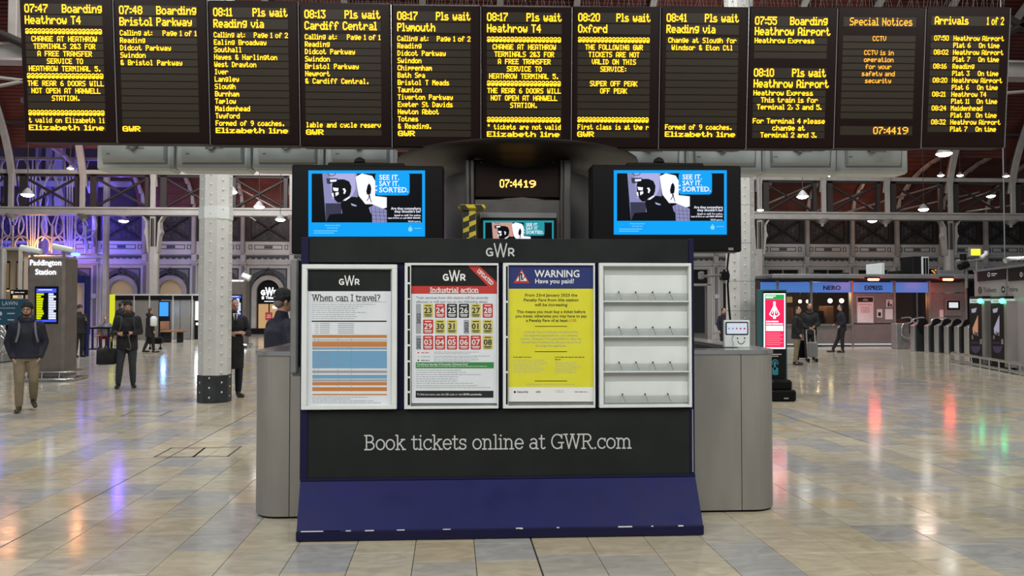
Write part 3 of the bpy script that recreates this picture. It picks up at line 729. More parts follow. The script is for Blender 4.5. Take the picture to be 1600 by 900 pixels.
# ================================================================ helpers for upright faces
def vplane(A, Bp):
    A, Bp = Vector(A), Vector(Bp); e = (Bp-A); e.z = 0; e.normalize(); n = Vector((e.y, -e.x, 0))
    if n.dot(A) > 0: n = -n                       # towards the camera
    def f(u, v, l=0.):
        d = ray(u, v); o = Vector((0, 0, CZ)); t = (A-o).dot(n)/d.dot(n); return o+d*t+n*l
    return f
def sp(b, mp, x0, y0, x1, y1, front, back, m=0):      # slab standing on an upright face, given by its outline in the photograph
    zx = (x0+x1)/2; z0, z1 = mp(zx, y1).z, mp(zx, y0).z
    p = [mp(x0, y1), mp(x1, y1)]; n = mp(x0, y1, 1)-mp(x0, y1, 0)
    vs = []
    for l in (front, -back):
        for z in (z0, z1):
            for q in p: r = q+n*l; vs.append((r.x, r.y, z))
    b.convex(vs, [(0, 1, 3, 2), (4, 6, 7, 5), (0, 4, 5, 1), (2, 3, 7, 6), (0, 2, 6, 4), (1, 5, 7, 3)], m); return b

# ================================================================ INFORMATION STAND
YS = 5.78; sz = lambda py, Y=YS: at(776, py, Y).z
xL, xR = at(471, 600, YS).x, at(1083, 600, YS).x
stand = thing('information_stand', 'dark information stand with navy sloping foot and ticket lettering, carrying four white frames', 'stand', ((xL+xR)/2, YS, 0))
b = B(M_NAVYD); b.box(xL+.012, xR-.012, YS+.012, YS+.26, 0.02, sz(375), 0, .004); b.build('backboard', stand)
b = B([M_CHAR, M_SILVER]); b.box(xL+.055, xR-.035, YS-.012, YS+.01, sz(411), sz(373), 0, .002); hp = b.build('header_panel', stand)
b = B(M_SILVER); b.map = pxmap(YS-.013); b.logo(782, 391, 21, w1=.115, w2=.10); b.build('logo_lettering', hp)
b = B([M_CHAR]); b.box(xL+.006, xR-.012, YS-.012, YS+.01, sz(746), sz(640), 0, .002); lp = b.build('lower_panel', stand)
b = B(M_SILVER); b.map = pxmap(YS-.013); b.slab('Book tickets online at GWR.com', 569, 702.5, 22, 2.15, w=419, rot=-.006); b.build('lettering', lp)
for i, (x0, x1) in enumerate(((xL-.006, xL+.054), (xR-.034, xR+.006))):
    b = B(M_NAVYD); b.box(x0, x1, YS-.02, YS+.27, sz(746), sz(372), 0, .006); b.build('side_edge', stand)
b = B(M_STEELB); b.box(xR-.016, xR-.008, YS-.022, YS-.014, sz(740), sz(641)); b.build('edge_highlight', stand, label='thin bright strip standing in for the highlight on the right edge')  # bright strip stands in for the highlight along this edge
# sloping foot
yF = 5.52; zt = sz(745); f0, f1 = at(463, 843, yF).x, at(1099, 832, yF).x; t0, t1 = at(470, 745, YS).x, at(1085, 742, YS).x
b = B(M_NAVY)
b.convex([(f0, yF+.004, .075), (f1, yF+.004, .075), (t1, YS-.015, zt), (t0, YS-.015, zt), (t0, YS+.26, zt), (t1, YS+.26, zt), (f0, YS+.26, .075), (f1, YS+.26, .075)],
         [(0, 1, 2, 3), (3, 2, 5, 4), (0, 3, 4, 6), (1, 7, 5, 2), (4, 5, 7, 6), (0, 6, 7, 1)])
foot = b.build('sloping_foot', stand)
b = B(M_NAVYD); b.box(f0-.004, f1+.004, yF-.006, YS+.265, 0.006, .078, 0, .006); b.build('foot_plinth', stand)
b = B([M_PRINTW]); rnd = random.Random(4)
for (u, w) in ((470, 60), (540, 8), (570, 14), (620, 12), (692, 12), (806, 6), (812, 5), (966, 22), (1060, 8), (870, 4), (1018, 3), (505, 25)):
    p, q = at(u, 838, yF-.007), at(u+w, 838, yF-.007); b.box(p.x, q.x, yF-.0075, yF+.004, .0765-rnd.uniform(0, .004), .0795)
b.build('chipped_paint', stand, label='white chips in the navy paint of the foot')
b = B(M_NAVYD); b.box(t0, t1, YS-.03, YS-.01, zt-.012, zt+.006, 0, .003); b.build('foot_seam', stand)
# slim grey glazing post at its left
b = B(M_GREYP); p = at(463.5, 500, YS+.1); z0, z1 = at(463, 583, YS+.1).z, at(463, 405, YS+.1).z
b.box(p.x-.031, p.x+.027, YS+.02, YS+.16, z0, z1, 0, .014); b.box(p.x-.02, p.x+.04, YS+.05, YS+.1, z0-.02, z0+.05, 0, .004); b.build('grey_post', stand, label='slim grey post along the left edge of the stand')

YF = YS-.06
def frame_thing(label, o, i, group='white poster frames on the stand'):
    x0, y0, x1, y1 = o; c = at((x0+x1)/2, y1, YF)
    t = thing('poster_frame', label, 'poster frame', tuple(c))
    zt_, zb_ = at((x0+x1)/2, y0, YF).z, at((x0+x1)/2, y1, YF).z; xl_, xr_ = at(x0, 500, YF).x, at(x1, 500, YF).x
    it, ib = at((x0+x1)/2, i[1], YF).z, at((x0+x1)/2, i[3], YF).z; il, ir = at(i[0], 500, YF).x, at(i[2], 500, YF).x
    for q in ((xl_, xr_, it, zt_), (xl_, xr_, zb_, ib), (xl_, il, ib, it), (ir, xr_, ib, it)):
        b = B(M_WHITE); b.box(q[0], q[1], YF, YF+.048, q[2], q[3], 0, .003); b.build('frame_bar', t)
    b = B(M_GREYP); b.box(il-.005, ir+.005, YF+.03, YF+.047, ib-.005, it+.005); b.build('back_plate', t)
    return t
def smalltext(b, x0, y0, x1, y1, dy, m, h=1.0, ragged=.25, seed=1):
    rnd = random.Random(seed); y = y0
    while y <= y1:
        x = x0; xe = x1-rnd.random()*ragged*(x1-x0)
        while x < xe:
            w = rnd.uniform(2, 6.5); b.rect(x, y, min(x+w, xe), y+h, m, .0016); x += w+1.1
        y += dy
frame_thing('leftmost white poster frame on the stand, around the timetable poster', (471, 413, 620, 640), (479.5, 420, 612, 633.5))
b = B([M_WHITEP, M_CHAR, M_PRINTW, M_PRINTG, M_PRINTO, M_PRINTB, M_PRINTK]); b.map = pxmap(YF+.028)
b.rect(480, 420.5, 611.5, 633, 0, .0004); b.rect(480.5, 421.3, 610.7, 455, 1); b.logo(546, 438.3, 15, 2, w1=.13, w2=.11)
b.slab('When can I travel?', 487.5, 470, 9.4, 1.15, 6, w=107); b.rect(487, 471.6, 604, 472.2, 3)
smalltext(b, 487.5, 475, 597, 498, 3.2, 3, .8, .4, 3); b.rect(487, 501, 604, 503, 6)
for (y0, y1, m) in ((523.3, 528, 4), (534, 542, 4), (543, 575.5, 5), (579, 583, 3), (585, 591.5, 5), (594, 596, 3), (597, 602, 4), (605, 611, 4), (615.5, 617.5, 4)): b.rect(488, y0, 604.5, y1, m)
for y in (546.5, 576, 584): b.rect(488, y, 604.5, y+1.6, 2, .0018)
for y in range(505, 523, 3): b.rect(492, y, 498, y+.8, 3); b.rect(500, y, 515, y+.8, 3, .0016); b.rect(528, y, 553, y+.9, 3, .0016)
for y in (530, 532.4, 592.6): b.rect(488, y, 604.5, y+1, 3)
for x in (491, 497, 528, 549): b.rect(x, 524, x+.5, 612, 3, .0018)
for y in range(550, 575, 4): b.rect(500, y, 516, y+.5, 3, .0018)
smalltext(b, 488, 620, 600, 629, 3, 3, .8, .5, 9)
b.build('timetable_poster', None, None, 'white timetable poster with orange and blue rows, leftmost on the stand', 'poster')

frame_thing('white poster frame around the red and black calendar poster', (632, 411, 779, 639), (642, 414.5, 776.8, 635))
b = B([M_BLACK]); b.map = pxmap(YF-.0005)
for y0, y1 in ((416, 441), (444, 466), (468, 490), (492, 514), (516, 538), (541, 563), (566, 588), (591, 611), (614, 633)): b.rect(637, y0, 640.6, y1, 0, .0006)
b.build('frame_slots', bpy.data.objects['poster_frame.001'])
b = B([M_WHITEP, M_CHAR, M_PRINTW, M_PRINTG, M_PRINTR, M_PRINTY, M_PRINTK, M_PRINTGR]); b.map = pxmap(YF+.022)
b.rect(643, 414.6, 776.5, 630, 0, .0004); b.rect(643, 414.6, 776.5, 447, 1); b.logo(710, 431, 16.5, 2, w1=.14, w2=.12)
b.rect(643, 447, 776.5, 459, 4); b.slab('Industrial action', 710, 457, 7.4, 1.25, 2, .0026, 'c', w=76)
b.poly([(730.5, 414.7), (748, 414.7), (776.4, 441), (776.4, 458), (773, 458)], 4, .0018)
b.slab('UPDATED', 756.5, 435, 5.2, 1.0, 2, .003, 'c', w=32, rot=.75)
b.text('Train services from this station will be severely', 650, 467, 4, 3, bold=1, w=113); b.text('affected or will not run on the following dates:', 650, 473.2, 4, 3, bold=1, w=112)
cols = (661, 679.6, 698.2, 716.9, 735.5, 754.1); Y_, R_2, K_ = (5, 6), (4, 2), (6, 2)
cal = [('23', Y_), ('24', R_2), ('25', K_), ('26', K_), ('27', Y_), ('28', R_2)], [('29', R_2), ('30', Y_), ('31', Y_), None, ('01', Y_), ('02', Y_)], [('03', R_2), ('04', R_2), ('05', R_2), ('06', R_2), ('07', R_2), ('08', Y_)]
for r, row in enumerate(cal):
    y = 474.6+r*24.8
    for c, d in enumerate(row):
        if not d: continue
        x = cols[c]; b.rrect(x, y, x+16, y+22, 1.6, d[1][0]); b.text(d[0], x+8, y+14.6, 8.6, d[1][1], bold=1, align='c', l=.003, w=13)
        b.rect(x+3, y+2.2, x+13, y+3.6, d[1][1], .0024); b.rect(x+2, y+16.6, x+14, y+18, d[1][1], .0024); b.rect(x+3, y+19, x+13, y+20, d[1][1], .0024)
b.rrect(649.8, 474.8, 658, 521.5, 1, 3, .0008); b.rrect(649.8, 524, 658, 546.5, 1, 3, .0008); b.rrect(724.5, 500, 733, 521.5, 1, 3, .0008)
for x, y in ((656.8, 506), (656.8, 545), (731.5, 519.5)): b.text('2022' if y == 506 else '2023', x, y, 5.4, 6, bold=1, w=16.5, rot=-PI/2)
for y, m in ((551, 4), (557.3, 5), (563, 6)):
    b.poly(arc(653.6, y, 1.3, 1.3, 0, 330, 8)[:-1], m); smalltext(b, 658, y-.5, 672, y-.4, 3, m if m != 5 else 3, 1, .1, int(y)); smalltext(b, 678, y-1.3, 766, y+1.2, 2.5, 3, .7, .4, int(y))
b.rect(649.5, 566, 771.5, 575.5, 7); b.text('Travelling on Saturday 24 December (Christmas Eve)?', 651, 570.4, 2.8, 2, bold=1, w=80); smalltext(b, 651, 572, 768, 572.1, 3, 2, .7, .1, 5)
smalltext(b, 650, 578, 768, 599, 3.4, 3, .8, .5, 6); smalltext(b, 650, 602, 768, 607, 3, 3, .8, .5, 16)
b.rect(649.5, 610.5, 771, 621.5, 6); b.text('To find out more, scan the QR code or visit', 651.5, 617.6, 3, 2, w=71); b.text('GWR.com/strike', 723.5, 617.6, 3, 2, bold=1, w=29)

b.build('calendar_poster', None, None, 'industrial action poster with red, yellow and black calendar dates', 'poster')

frame_thing('white poster frame around the yellow warning poster', (786, 411, 930, 638), (794.5, 414.5, 927.5, 634))
b = B([M_BLACK]); b.map = pxmap(YF-.0005)
for y0, y1 in ((416, 470), (473, 525), (528, 580), (583, 632)): b.rect(790.6, y0, 793.4, y1, 0, .0006)
b.build('frame_slots', bpy.data.objects['poster_frame.002'])
b = B([M_YEL, M_PNAVY, M_PRINTW, M_PRINTK, M_PRINTR, M_PRINTG, M_PRINTO]); b.map = pxmap(YF+.022)
b.rect(795, 414.6, 927, 451.2, 1); b.rect(795, 451.2, 927, 605, 0); b.rect(795, 605, 927, 627.5, 2)
b.poly([(802.5, 442.5), (827.5, 442.5), (815, 420.5)], 4, .0018); b.poly([(805.5, 440.5), (824.5, 440.5), (815, 424)], 2, .0025)
b.line([(811.8, 438.5), (811.8, 429), (815, 427.5), (815, 437)], 2.2, 3, .003); b.line([(816.5, 437.5), (820, 431.5)], 1.4, 3, .003); b.rect(806, 439, 824, 441.5, 4, .0032)
b.text('WARNING', 835.5, 433, 11, 2, bold=1, w=70.5); b.text('Have you paid?', 835.7, 442.6, 7, 2, bold=1, w=61.5)
for t, y, w in (('From 23rd January 2023 the', 463.3, 82), ('Penalty Fare from this station', 470.8, 86), ('will be increasing', 478.3, 51), ('This means you must buy a ticket before', 489.2, 107), ('you travel, otherwise you may have to pay', 496, 111), ('a Penalty Fare of at least', 502.8, 65)):
    b.text(t, 861 if w != 65 else 854.5, y, 4.5, 3, bold=1, align='c', w=w)
b.text('£100', 888.5, 502.8, 4.5, 6, bold=1, w=12)
for y in (509.4, 549, 594.7): b.rect(835.5, y, 886, y+1.1, 3)
for t, y, w in (('A Penalty Fare is £100 plus the price of the', 520, 85), ('full single fare applicable for your intended', 525.4, 84), ('journey. However, if it is paid within 21 days, the', 530.8, 95), ('Penalty Fare is reduced to £50 plus the price of', 536.2, 93), ('the single fare applicable.', 541.6, 49)):
    b.text(t, 861, y, 3, 5, align='c', w=w)
smalltext(b, 802, 557.5, 830, 557.6, 3, 3, 1.2, .02, 31); smalltext(b, 867, 557.5, 913, 557.6, 3, 3, 1.2, .02, 32); smalltext(b, 867, 561.3, 876, 561.4, 3, 3, 1.2, .02, 33)
smalltext(b, 802, 562.5, 856, 584, 3.1, 5, .55, .3, 11); smalltext(b, 867, 566.5, 910, 584, 3.1, 5, .55, .4, 12); smalltext(b, 822, 600, 898, 600.5, 3, 5, .6, .05, 13)
b.poly(arc(804.5, 612.5, 1.8, 1.8, 0, 330, 8)[:-1], 1); b.text('National Rail', 808, 613.6, 3, 1, bold=1, w=17); b.logo(841, 612, 3.6, 1); smalltext(b, 868, 610, 884, 614, 2.4, 5, .7, .2, 15); smalltext(b, 898, 611.8, 919, 612, 3, 1, .9, .05, 17)
b.build('warning_poster', None, None, 'yellow and navy penalty fare warning poster in the third frame', 'poster')

# leaflet rack
c = at(1008, 637, YF); rack = thing('leaflet_rack', 'empty white leaflet rack with wire dividers, rightmost frame on the stand', 'leaflet rack', tuple(c))
rx = lambda px: at(px, 520, YF).x; rz = lambda py: at(1008, py, YF).z
M_RACKD = mat('rack back grey', (.47, .50, .49), .45, var=.04)
for q in ((936.5, 1081, 411, 416), (936.5, 1081, 632.5, 637), (936.5, 943, 416, 632.5), (1077, 1081, 416, 632.5)):
    b = B(M_WHITE); b.box(rx(q[0]), rx(q[1]), YF, YF+.05, rz(q[3]), rz(q[2]), 0, .003); b.build('frame_bar', rack)
b = B(M_RACKD); b.box(rx(942), rx(1078), YF+.044, YF+.056, rz(634), rz(415)); b.build('back_plate', rack)
tops = (416, 473, 528, 583, 633)
for i in range(4):
    a, z = tops[i], tops[i+1]
    b = B(M_WHITE); b.box(rx(946), rx(1076.5), YF+.036, YF+.044, rz(z-2.5), rz(a+14), 0, .002); b.build('pocket_back', rack)
    if i < 3: b = B(M_WHITE); b.box(rx(943), rx(1077), YF+.004, YF+.05, rz(z-1), rz(z-2.9), 0, .001); b.build('shelf', rack)
    b = B(M_GLASS); b.box(rx(945), rx(1076), YF+.006, YF+.009, rz(z-3), rz(z-15)); b.build('clear_lip', rack)
    xs = (968, 994.5, 1021, 1048) if i < 3 else (973, 1008.5, 1044)
    for x in xs:
        y = z-16.5
        b = B([M_BLACK, M_STEELB]); P = lambda u, v, d: Vector((rx(u), YF+d, rz(v)))
        b.ball(P(x, y, .018), .0065, 0, 8, 5); b.cyl(P(x, y, .018), P(x, y, .038), .004, n=6, m=0); b.cyl(P(x, y+1, .02), P(x+4.5, y+12, .012), .0025, n=5, m=1)
        b.build('wire_divider', rack)

# ================================================================ STEEL COUNTER
YC = 6.12; cl, cr = at(399, 600, YC+.15).x, at(1208, 600, YC+.15).x; cz = at(430, 549, YC).z; YCB = 9.7; r = .22
cnt = thing('steel_counter', 'rounded stainless steel counter wrapped around the central pillar behind the stand', 'counter', ((cl+cr)/2, (YC+YCB)/2, 0))
def rr(x0, x1, y0, y1, r, n=8):
    p = []
    for cx, cy, a in ((x1-r, y0+r, -90), (x1-r, y1-r, 0), (x0+r, y1-r, 90), (x0+r, y0+r, 180)): p += [Vector((q[0], q[1], 0)) for q in arc(cx, cy, r, r, a, a+90, n)]
    return p
o_, i_ = rr(cl, cr, YC, YCB, r), rr(cl+.09, cr-.09, YC+.09, YCB-.09, r-.09)
n = len(o_)
def wallseg(b, A, Bi, z0, z1):
    for k in range(len(A)-1):
        a0, a1, b0, b1 = A[k], A[k+1], Bi[k], Bi[k+1]
        b.convex([(a0.x, a0.y, z0), (a1.x, a1.y, z0), (b1.x, b1.y, z0), (b0.x, b0.y, z0), (a0.x, a0.y, z1), (a1.x, a1.y, z1), (b1.x, b1.y, z1), (b0.x, b0.y, z1)], [(0, 1, 5, 4), (3, 2, 6, 7), (4, 5, 6, 7), (0, 3, 2, 1)]+([(0, 4, 7, 3)] if k == 0 else [])+([(1, 2, 6, 5)] if k == len(A)-2 else []), 0)
sL, sR = at(453, 600, YC).x, at(1158, 600, YC).x; g = .003
V3 = lambda x, y: Vector((x, y, 0))
segs = [([V3(sL+g, YC), V3(sR-g, YC)], [V3(sL+g, YC+.09), V3(sR-g, YC+.09)]),
        ([V3(sR+g, YC)]+o_[:9]+[V3(cr, 8.2)], [V3(sR+g, YC+.09)]+i_[:9]+[V3(cr-.09, 8.2)]),
        ([V3(cr, 8.2+g)]+o_[9:18]+[V3(2, YCB)], [V3(cr-.09, 8.2+g)]+i_[9:18]+[V3(2, YCB-.09)]),
        ([V3(2-g, YCB), V3(-1.2, YCB)], [V3(2-g, YCB-.09), V3(-1.2, YCB-.09)]),
        ([V3(-1.2-g, YCB)]+o_[18:27]+[V3(cl, 8.2)], [V3(-1.2-g, YCB-.09)]+i_[18:27]+[V3(cl+.09, 8.2)]),
        ([V3(cl, 8.2-g)]+o_[27:]+[V3(sL-g, YC)], [V3(cl+.09, 8.2-g)]+i_[27:]+[V3(sL-g, YC+.09)])]
for A, Bi in segs:
    b = B(M_STEEL); wallseg(b, A, Bi, .02, cz-.035); b.build('steel_panel', cnt)
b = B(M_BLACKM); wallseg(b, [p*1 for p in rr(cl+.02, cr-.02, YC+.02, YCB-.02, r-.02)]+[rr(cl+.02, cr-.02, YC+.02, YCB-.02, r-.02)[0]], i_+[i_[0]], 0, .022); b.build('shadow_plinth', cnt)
O2, I2 = rr(cl-.012, cr+.012, YC-.012, YCB+.012, r+.012), rr(cl+.24, cr-.24, YC+.24, YCB-.24, .1)
b = B(M_STEELB); wallseg(b, O2+[O2[0]], I2+[I2[0]], cz-.035, cz); b.build('rim', cnt, label='bright polished steel rim')

# ================================================================ CENTRAL PILLAR
YP = 8.2; pc = at(808, 300, YP).x; pr = 117/FPX*YP; pz = lambda py, Y=7.4: at(808, py, Y).z
M_PIL = mat('grey brown pillar cladding', (.085, .080, .078), .45, .3, var=.1)
pil = thing('central_pillar', 'round dark grey pillar behind the stand, carrying the clock', 'pillar', (pc, YP, 0))
b = B(M_PIL); b.lathe(pc, YP, [(pr, 0), (pr, pz(262))], 32); b.build('shaft', pil)
M_CAN = mat('brown canopy metal', (.032, .025, .022), .45, .3)
b = B(M_CAN); b.lathe(pc, YP, [(pr, pz(264)), (pr+.05, pz(254)), (pr+.2, pz(247)), (pr+.42, pz(240)), (pr+.5, pz(235)), (pr+.5, pz(233.5))], 32); b.build('flared_canopy', pil)
mpP = pxmap(7.34)
for x0, x1 in ((727, 734), (734.5, 741), (876, 880), (881, 892)):
    b = B(M_PIL); pbox(b, x0, 249, x1, 560, 7.33, .6, 0, .01); b.build('mullion', pil)
b = B(M_PIL); pbox(b, 741, 312, 876, 560, 7.37, .5, 0, .005); pbox(b, 741, 245, 876, 250, 7.35, .5); b.build('fascia', pil)
b = B(M_GREYP); pbox(b, 748, 332, 871, 560, 7.355, .1, 0, .01); b.build('screen_surround', pil)
clk = thing('station_clock', 'glowing amber digital clock in the pillar above the small screen', 'clock', tuple(at(808, 310, 7.36)))
b = B(M_DISP); pbox(b, 741, 251, 875, 309, 7.37, .2, 0, .01); b.build('clock_housing', clk)
b = B(M_AMBERW); b.map = pxmap(7.368); b.led('07:44', 781, 816, 280.5, 293, 0, .003, fat=.12); b.led('19', 819, 837, 282, 293, 0, .003, fat=.12); b.build('clock_digits', clk)
b = B(M_STEELB)
for x in (752, 790, 828, 864): p = at(x, 254, 7.365); b.ball(tuple(p), .006, 0, 6, 4)
b.build('screws', clk)
# black and yellow taped bracket
M_TY = mat('yellow tape', (.62, .52, .03), .5); M_TK = mat('black tape', (.012, .012, .012), .5)
tp = thing('taped_bracket', 'bracket wrapped in black and yellow hazard tape beside the clock', 'bracket', tuple(at(733, 380, 7.15)))
b = B(M_TY); pbox(b, 723, 327, 744, 400, 7.15, .1, 0, .005); b.build('upright', tp)
b = B(M_TY); pbox(b, 716, 319, 759, 328, 7.12, .14, 0, .02); b.build('crossbar', tp)
b = B(M_TK); b.map = pxmap(7.149)
for i in range(5):
    y = 330+i*17; b.poly([(723.4, y), (733, y-3), (733, y+6), (723.4, y+11)], 0, .001); b.poly([(733, y+8), (743.6, y+3), (743.6, y+13), (733, y+17)], 0, .001)
b.map = pxmap(7.119); b.poly([(717, 320), (727, 320), (733, 327.6), (722, 327.6)], 0, .001); b.poly([(741, 320), (752, 320), (757, 327), (746, 327.6)], 0, .001)
b.build('black_stripes', tp)
# ================================================================ ADVERT SCREENS
GC = glow('screen cyan', (.0, .36, .92), 1.05); GW = glow('screen white', (.86, .86, 1), 1.15); GL = glow('screen lavender', (.33, .33, .62), .8); GD = glow('screen slate', (.05, .05, .10), .8)
GK = glow('screen black', (.0, .002, .006), .5); GCL = glow('screen pale cyan', (.25, .7, 1), 1.0); GLL = glow('screen mid lavender', (.5, .48, .85), .9)
GT = glow('screen teal', (.02, .42, .48), .75); GP = glow('screen blush', (.75, .42, .34), .8)
def advert(b, mp, X, Yf, full=True, teal=False):
    b.map = lambda u, v, l: mp(X(u), Yf(v), l)
    C, W, Lv, LL = (GT, GW, GP, GP) if teal else (GC, GW, GL, GLL)
    R = lambda *a: b.poly(a[0], b.mx(a[1]), a[2])
    R([(52, 85), (1418, 85), (1418, 860), (52, 860)], C, .001)
    R([(90, 122), (1385, 122), (1385, 695), (90, 695)], GK, .0016)
    R([(215, 122), (620, 122), (640, 695), (258, 695), (232, 340)], Lv, .0022)
    R([(300, 122), (600, 122), (605, 300), (560, 400), (330, 420)], LL, .0024)
    R([(250, 470), (440, 470), (440, 695), (258, 695)], GD, .0026)
    R([(605, 160), (680, 122), (800, 150), (835, 210), (835, 385), (970, 400), (970, 520), (900, 540), (800, 480), (720, 480), (640, 380)], W, .0026)
    R([(760, 520), (820, 490), (970, 550), (970, 695), (800, 695), (780, 590)], Lv, .0027)
    for i in range(4): b.line([(790+i*46, 505+i*12), (800+i*60-i*10, 695)], 4, b.mx(GD), .003)
    for i in range(3): b.line([(790, 570+i*42), (970, 575+i*45)], 4, b.mx(GD), .003)
    R([(330, 250), (345, 205), (400, 190), (470, 190), (530, 215), (556, 275), (550, 340), (530, 392), (470, 420), (440, 462), (395, 462), (362, 430), (354, 408), (325, 395), (318, 370), (332, 335), (326, 290)], GK, .0032)
    R([(430, 470), (470, 430), (560, 392), (640, 402), (690, 440), (735, 530), (795, 600), (800, 695), (260, 695), (300, 600), (450, 590)], GK, .0032)
    R([(262, 178), (395, 178), (385, 215), (300, 245), (270, 240)], GD, .0028); R([(305, 195), (385, 192), (380, 215), (310, 222)], W, .0036)
    R([(336, 285), (405, 292), (400, 330), (350, 325)], W, .0036); R([(322, 355), (345, 345), (352, 400), (330, 392)], W, .0036); R([(368, 345), (405, 338), (408, 365), (372, 388)], W, .0036)
    R([(450, 300), (478, 294), (494, 325), (478, 362), (462, 355), (470, 325)], W, .0036); R([(460, 440), (530, 388), (545, 400), (490, 440)], W, .0036); R([(550, 470), (620, 495), (610, 508), (560, 495)], LL, .0036)
    R([(745, 262), (765, 235), (782, 262), (790, 300), (782, 360), (740, 370), (730, 330)], GK, .0034); b.line([(760, 360), (765, 400), (740, 440)], 9, b.mx(GK), .0034); b.line([(765, 360), (775, 410), (790, 460)], 9, b.mx(GK), .0034)
    b.line(arc(325, 118, 45, 32, 0, 180, 8), 8, b.mx(GD), .0034)
    b.rrect(835, 110, 1238, 378, 40, b.mx(C), .0038)
    for i, t in enumerate(('SEE IT.', 'SAY IT.', 'SORTED.')): b.text(t, 880, 195+i*73, 58, b.mx(W), bold=1, l=.0044, w=(238, 238, 345)[i])
    for y in (268, 315): b.poly([(835, y), (858, y-6), (858, y+10), (835, y+8)], b.mx(W), .0044)
    if full:
        for t, y, h, w in (('Are they somewhere', 545, 30, 350), ("they shouldn't be?", 580, 30, 310), ('Speak to staff. For police,', 620, 20, 312), ('text 61016 or call 0800 405040.', 652, 20, 385), ("We'll sort it.", 692, 20, 150)): b.text(t, 1370, y, h, b.mx(W), bold=1, l=.0044, align='r', w=w)
        for t, y, x, w in (('National Rail', 735, 245, 180), ('British Transport Police', 765, 270, 130)): b.text(t, x, y, 14, b.mx(GCL), bold=1, l=.003, w=w)
        for y, w in ((790, 280), (815, 240)): b.rect(115, y, 115+w, y+7, b.mx(GCL), .003)
        b.rrect(1222, 750, 1270, 800, 20, b.mx(GCL), .003); b.rect(1240, 735, 1252, 760, b.mx(GCL), .003); b.rect(1290, 760, 1380, 766, b.mx(GCL), .003)
def tv(px0, py0, px1, py1, sx, sy, X, Yf, label):
    Y = 6.9; t = thing('advert_screen', label, 'screen', tuple(at((px0+px1)/2, py1, Y)), group='large advert screens above the stand')
    b = B(M_BLACK); pbox(b, px0, py0, px1, py1, Y, .22, 0, .012); b.build('screen_housing', t)
    b = B(GK); advert(b, pxmap(Y-.001), X, Yf); b.build('display', t)
    b = B(M_BLACKM); c = (px0+px1)/2; pbox(b, c-62, py0-4, c+58, py0+2, Y+.05, .12, 0, .01); p = at(c-12, py0-4, Y+.1); b.lathe(p.x, p.y, [(.055, p.z), (.045, p.z+.03), (.012, p.z+.05)], 10); b.build('top_bracket', t)
    b = B(M_GREYP); pbox(b, px1-20, py1-6, px1-12, py1-2, Y-.004, .01, 0); b.build('badge', t)
    b = B(M_BLACKM); x0 = pc+math.copysign(.5, c-808); xx = at(c, 300, Y).x; z = at(c, 386, Y).z; b.box(min(x0, xx), max(x0, xx), 7.08, 7.75, z-.06, z+.06, 0, .01); b.build('mounting_arm', t)
tv(455, 258, 693, 397, 0, 0, lambda x: 475+x/7.5, lambda y: 255+y/7.5, 'large black advert screen left of the clock')
tv(925, 258, 1158, 393, 0, 0, lambda x: 952.3+x*.1292, lambda y: 255+y*.1297, 'large black advert screen right of the clock')
b = B([M_BLACK, GK]); pbox(b, 751, 340, 870, 420, 7.30, .05, 0, .006); advert(b, pxmap(7.298), lambda x: 751+x*.0805, lambda y: 337.8+y*.0805, False, True)
b.build('small_advert_screen', None, None, 'small advert screen under the clock, half hidden by the stand', 'screen')

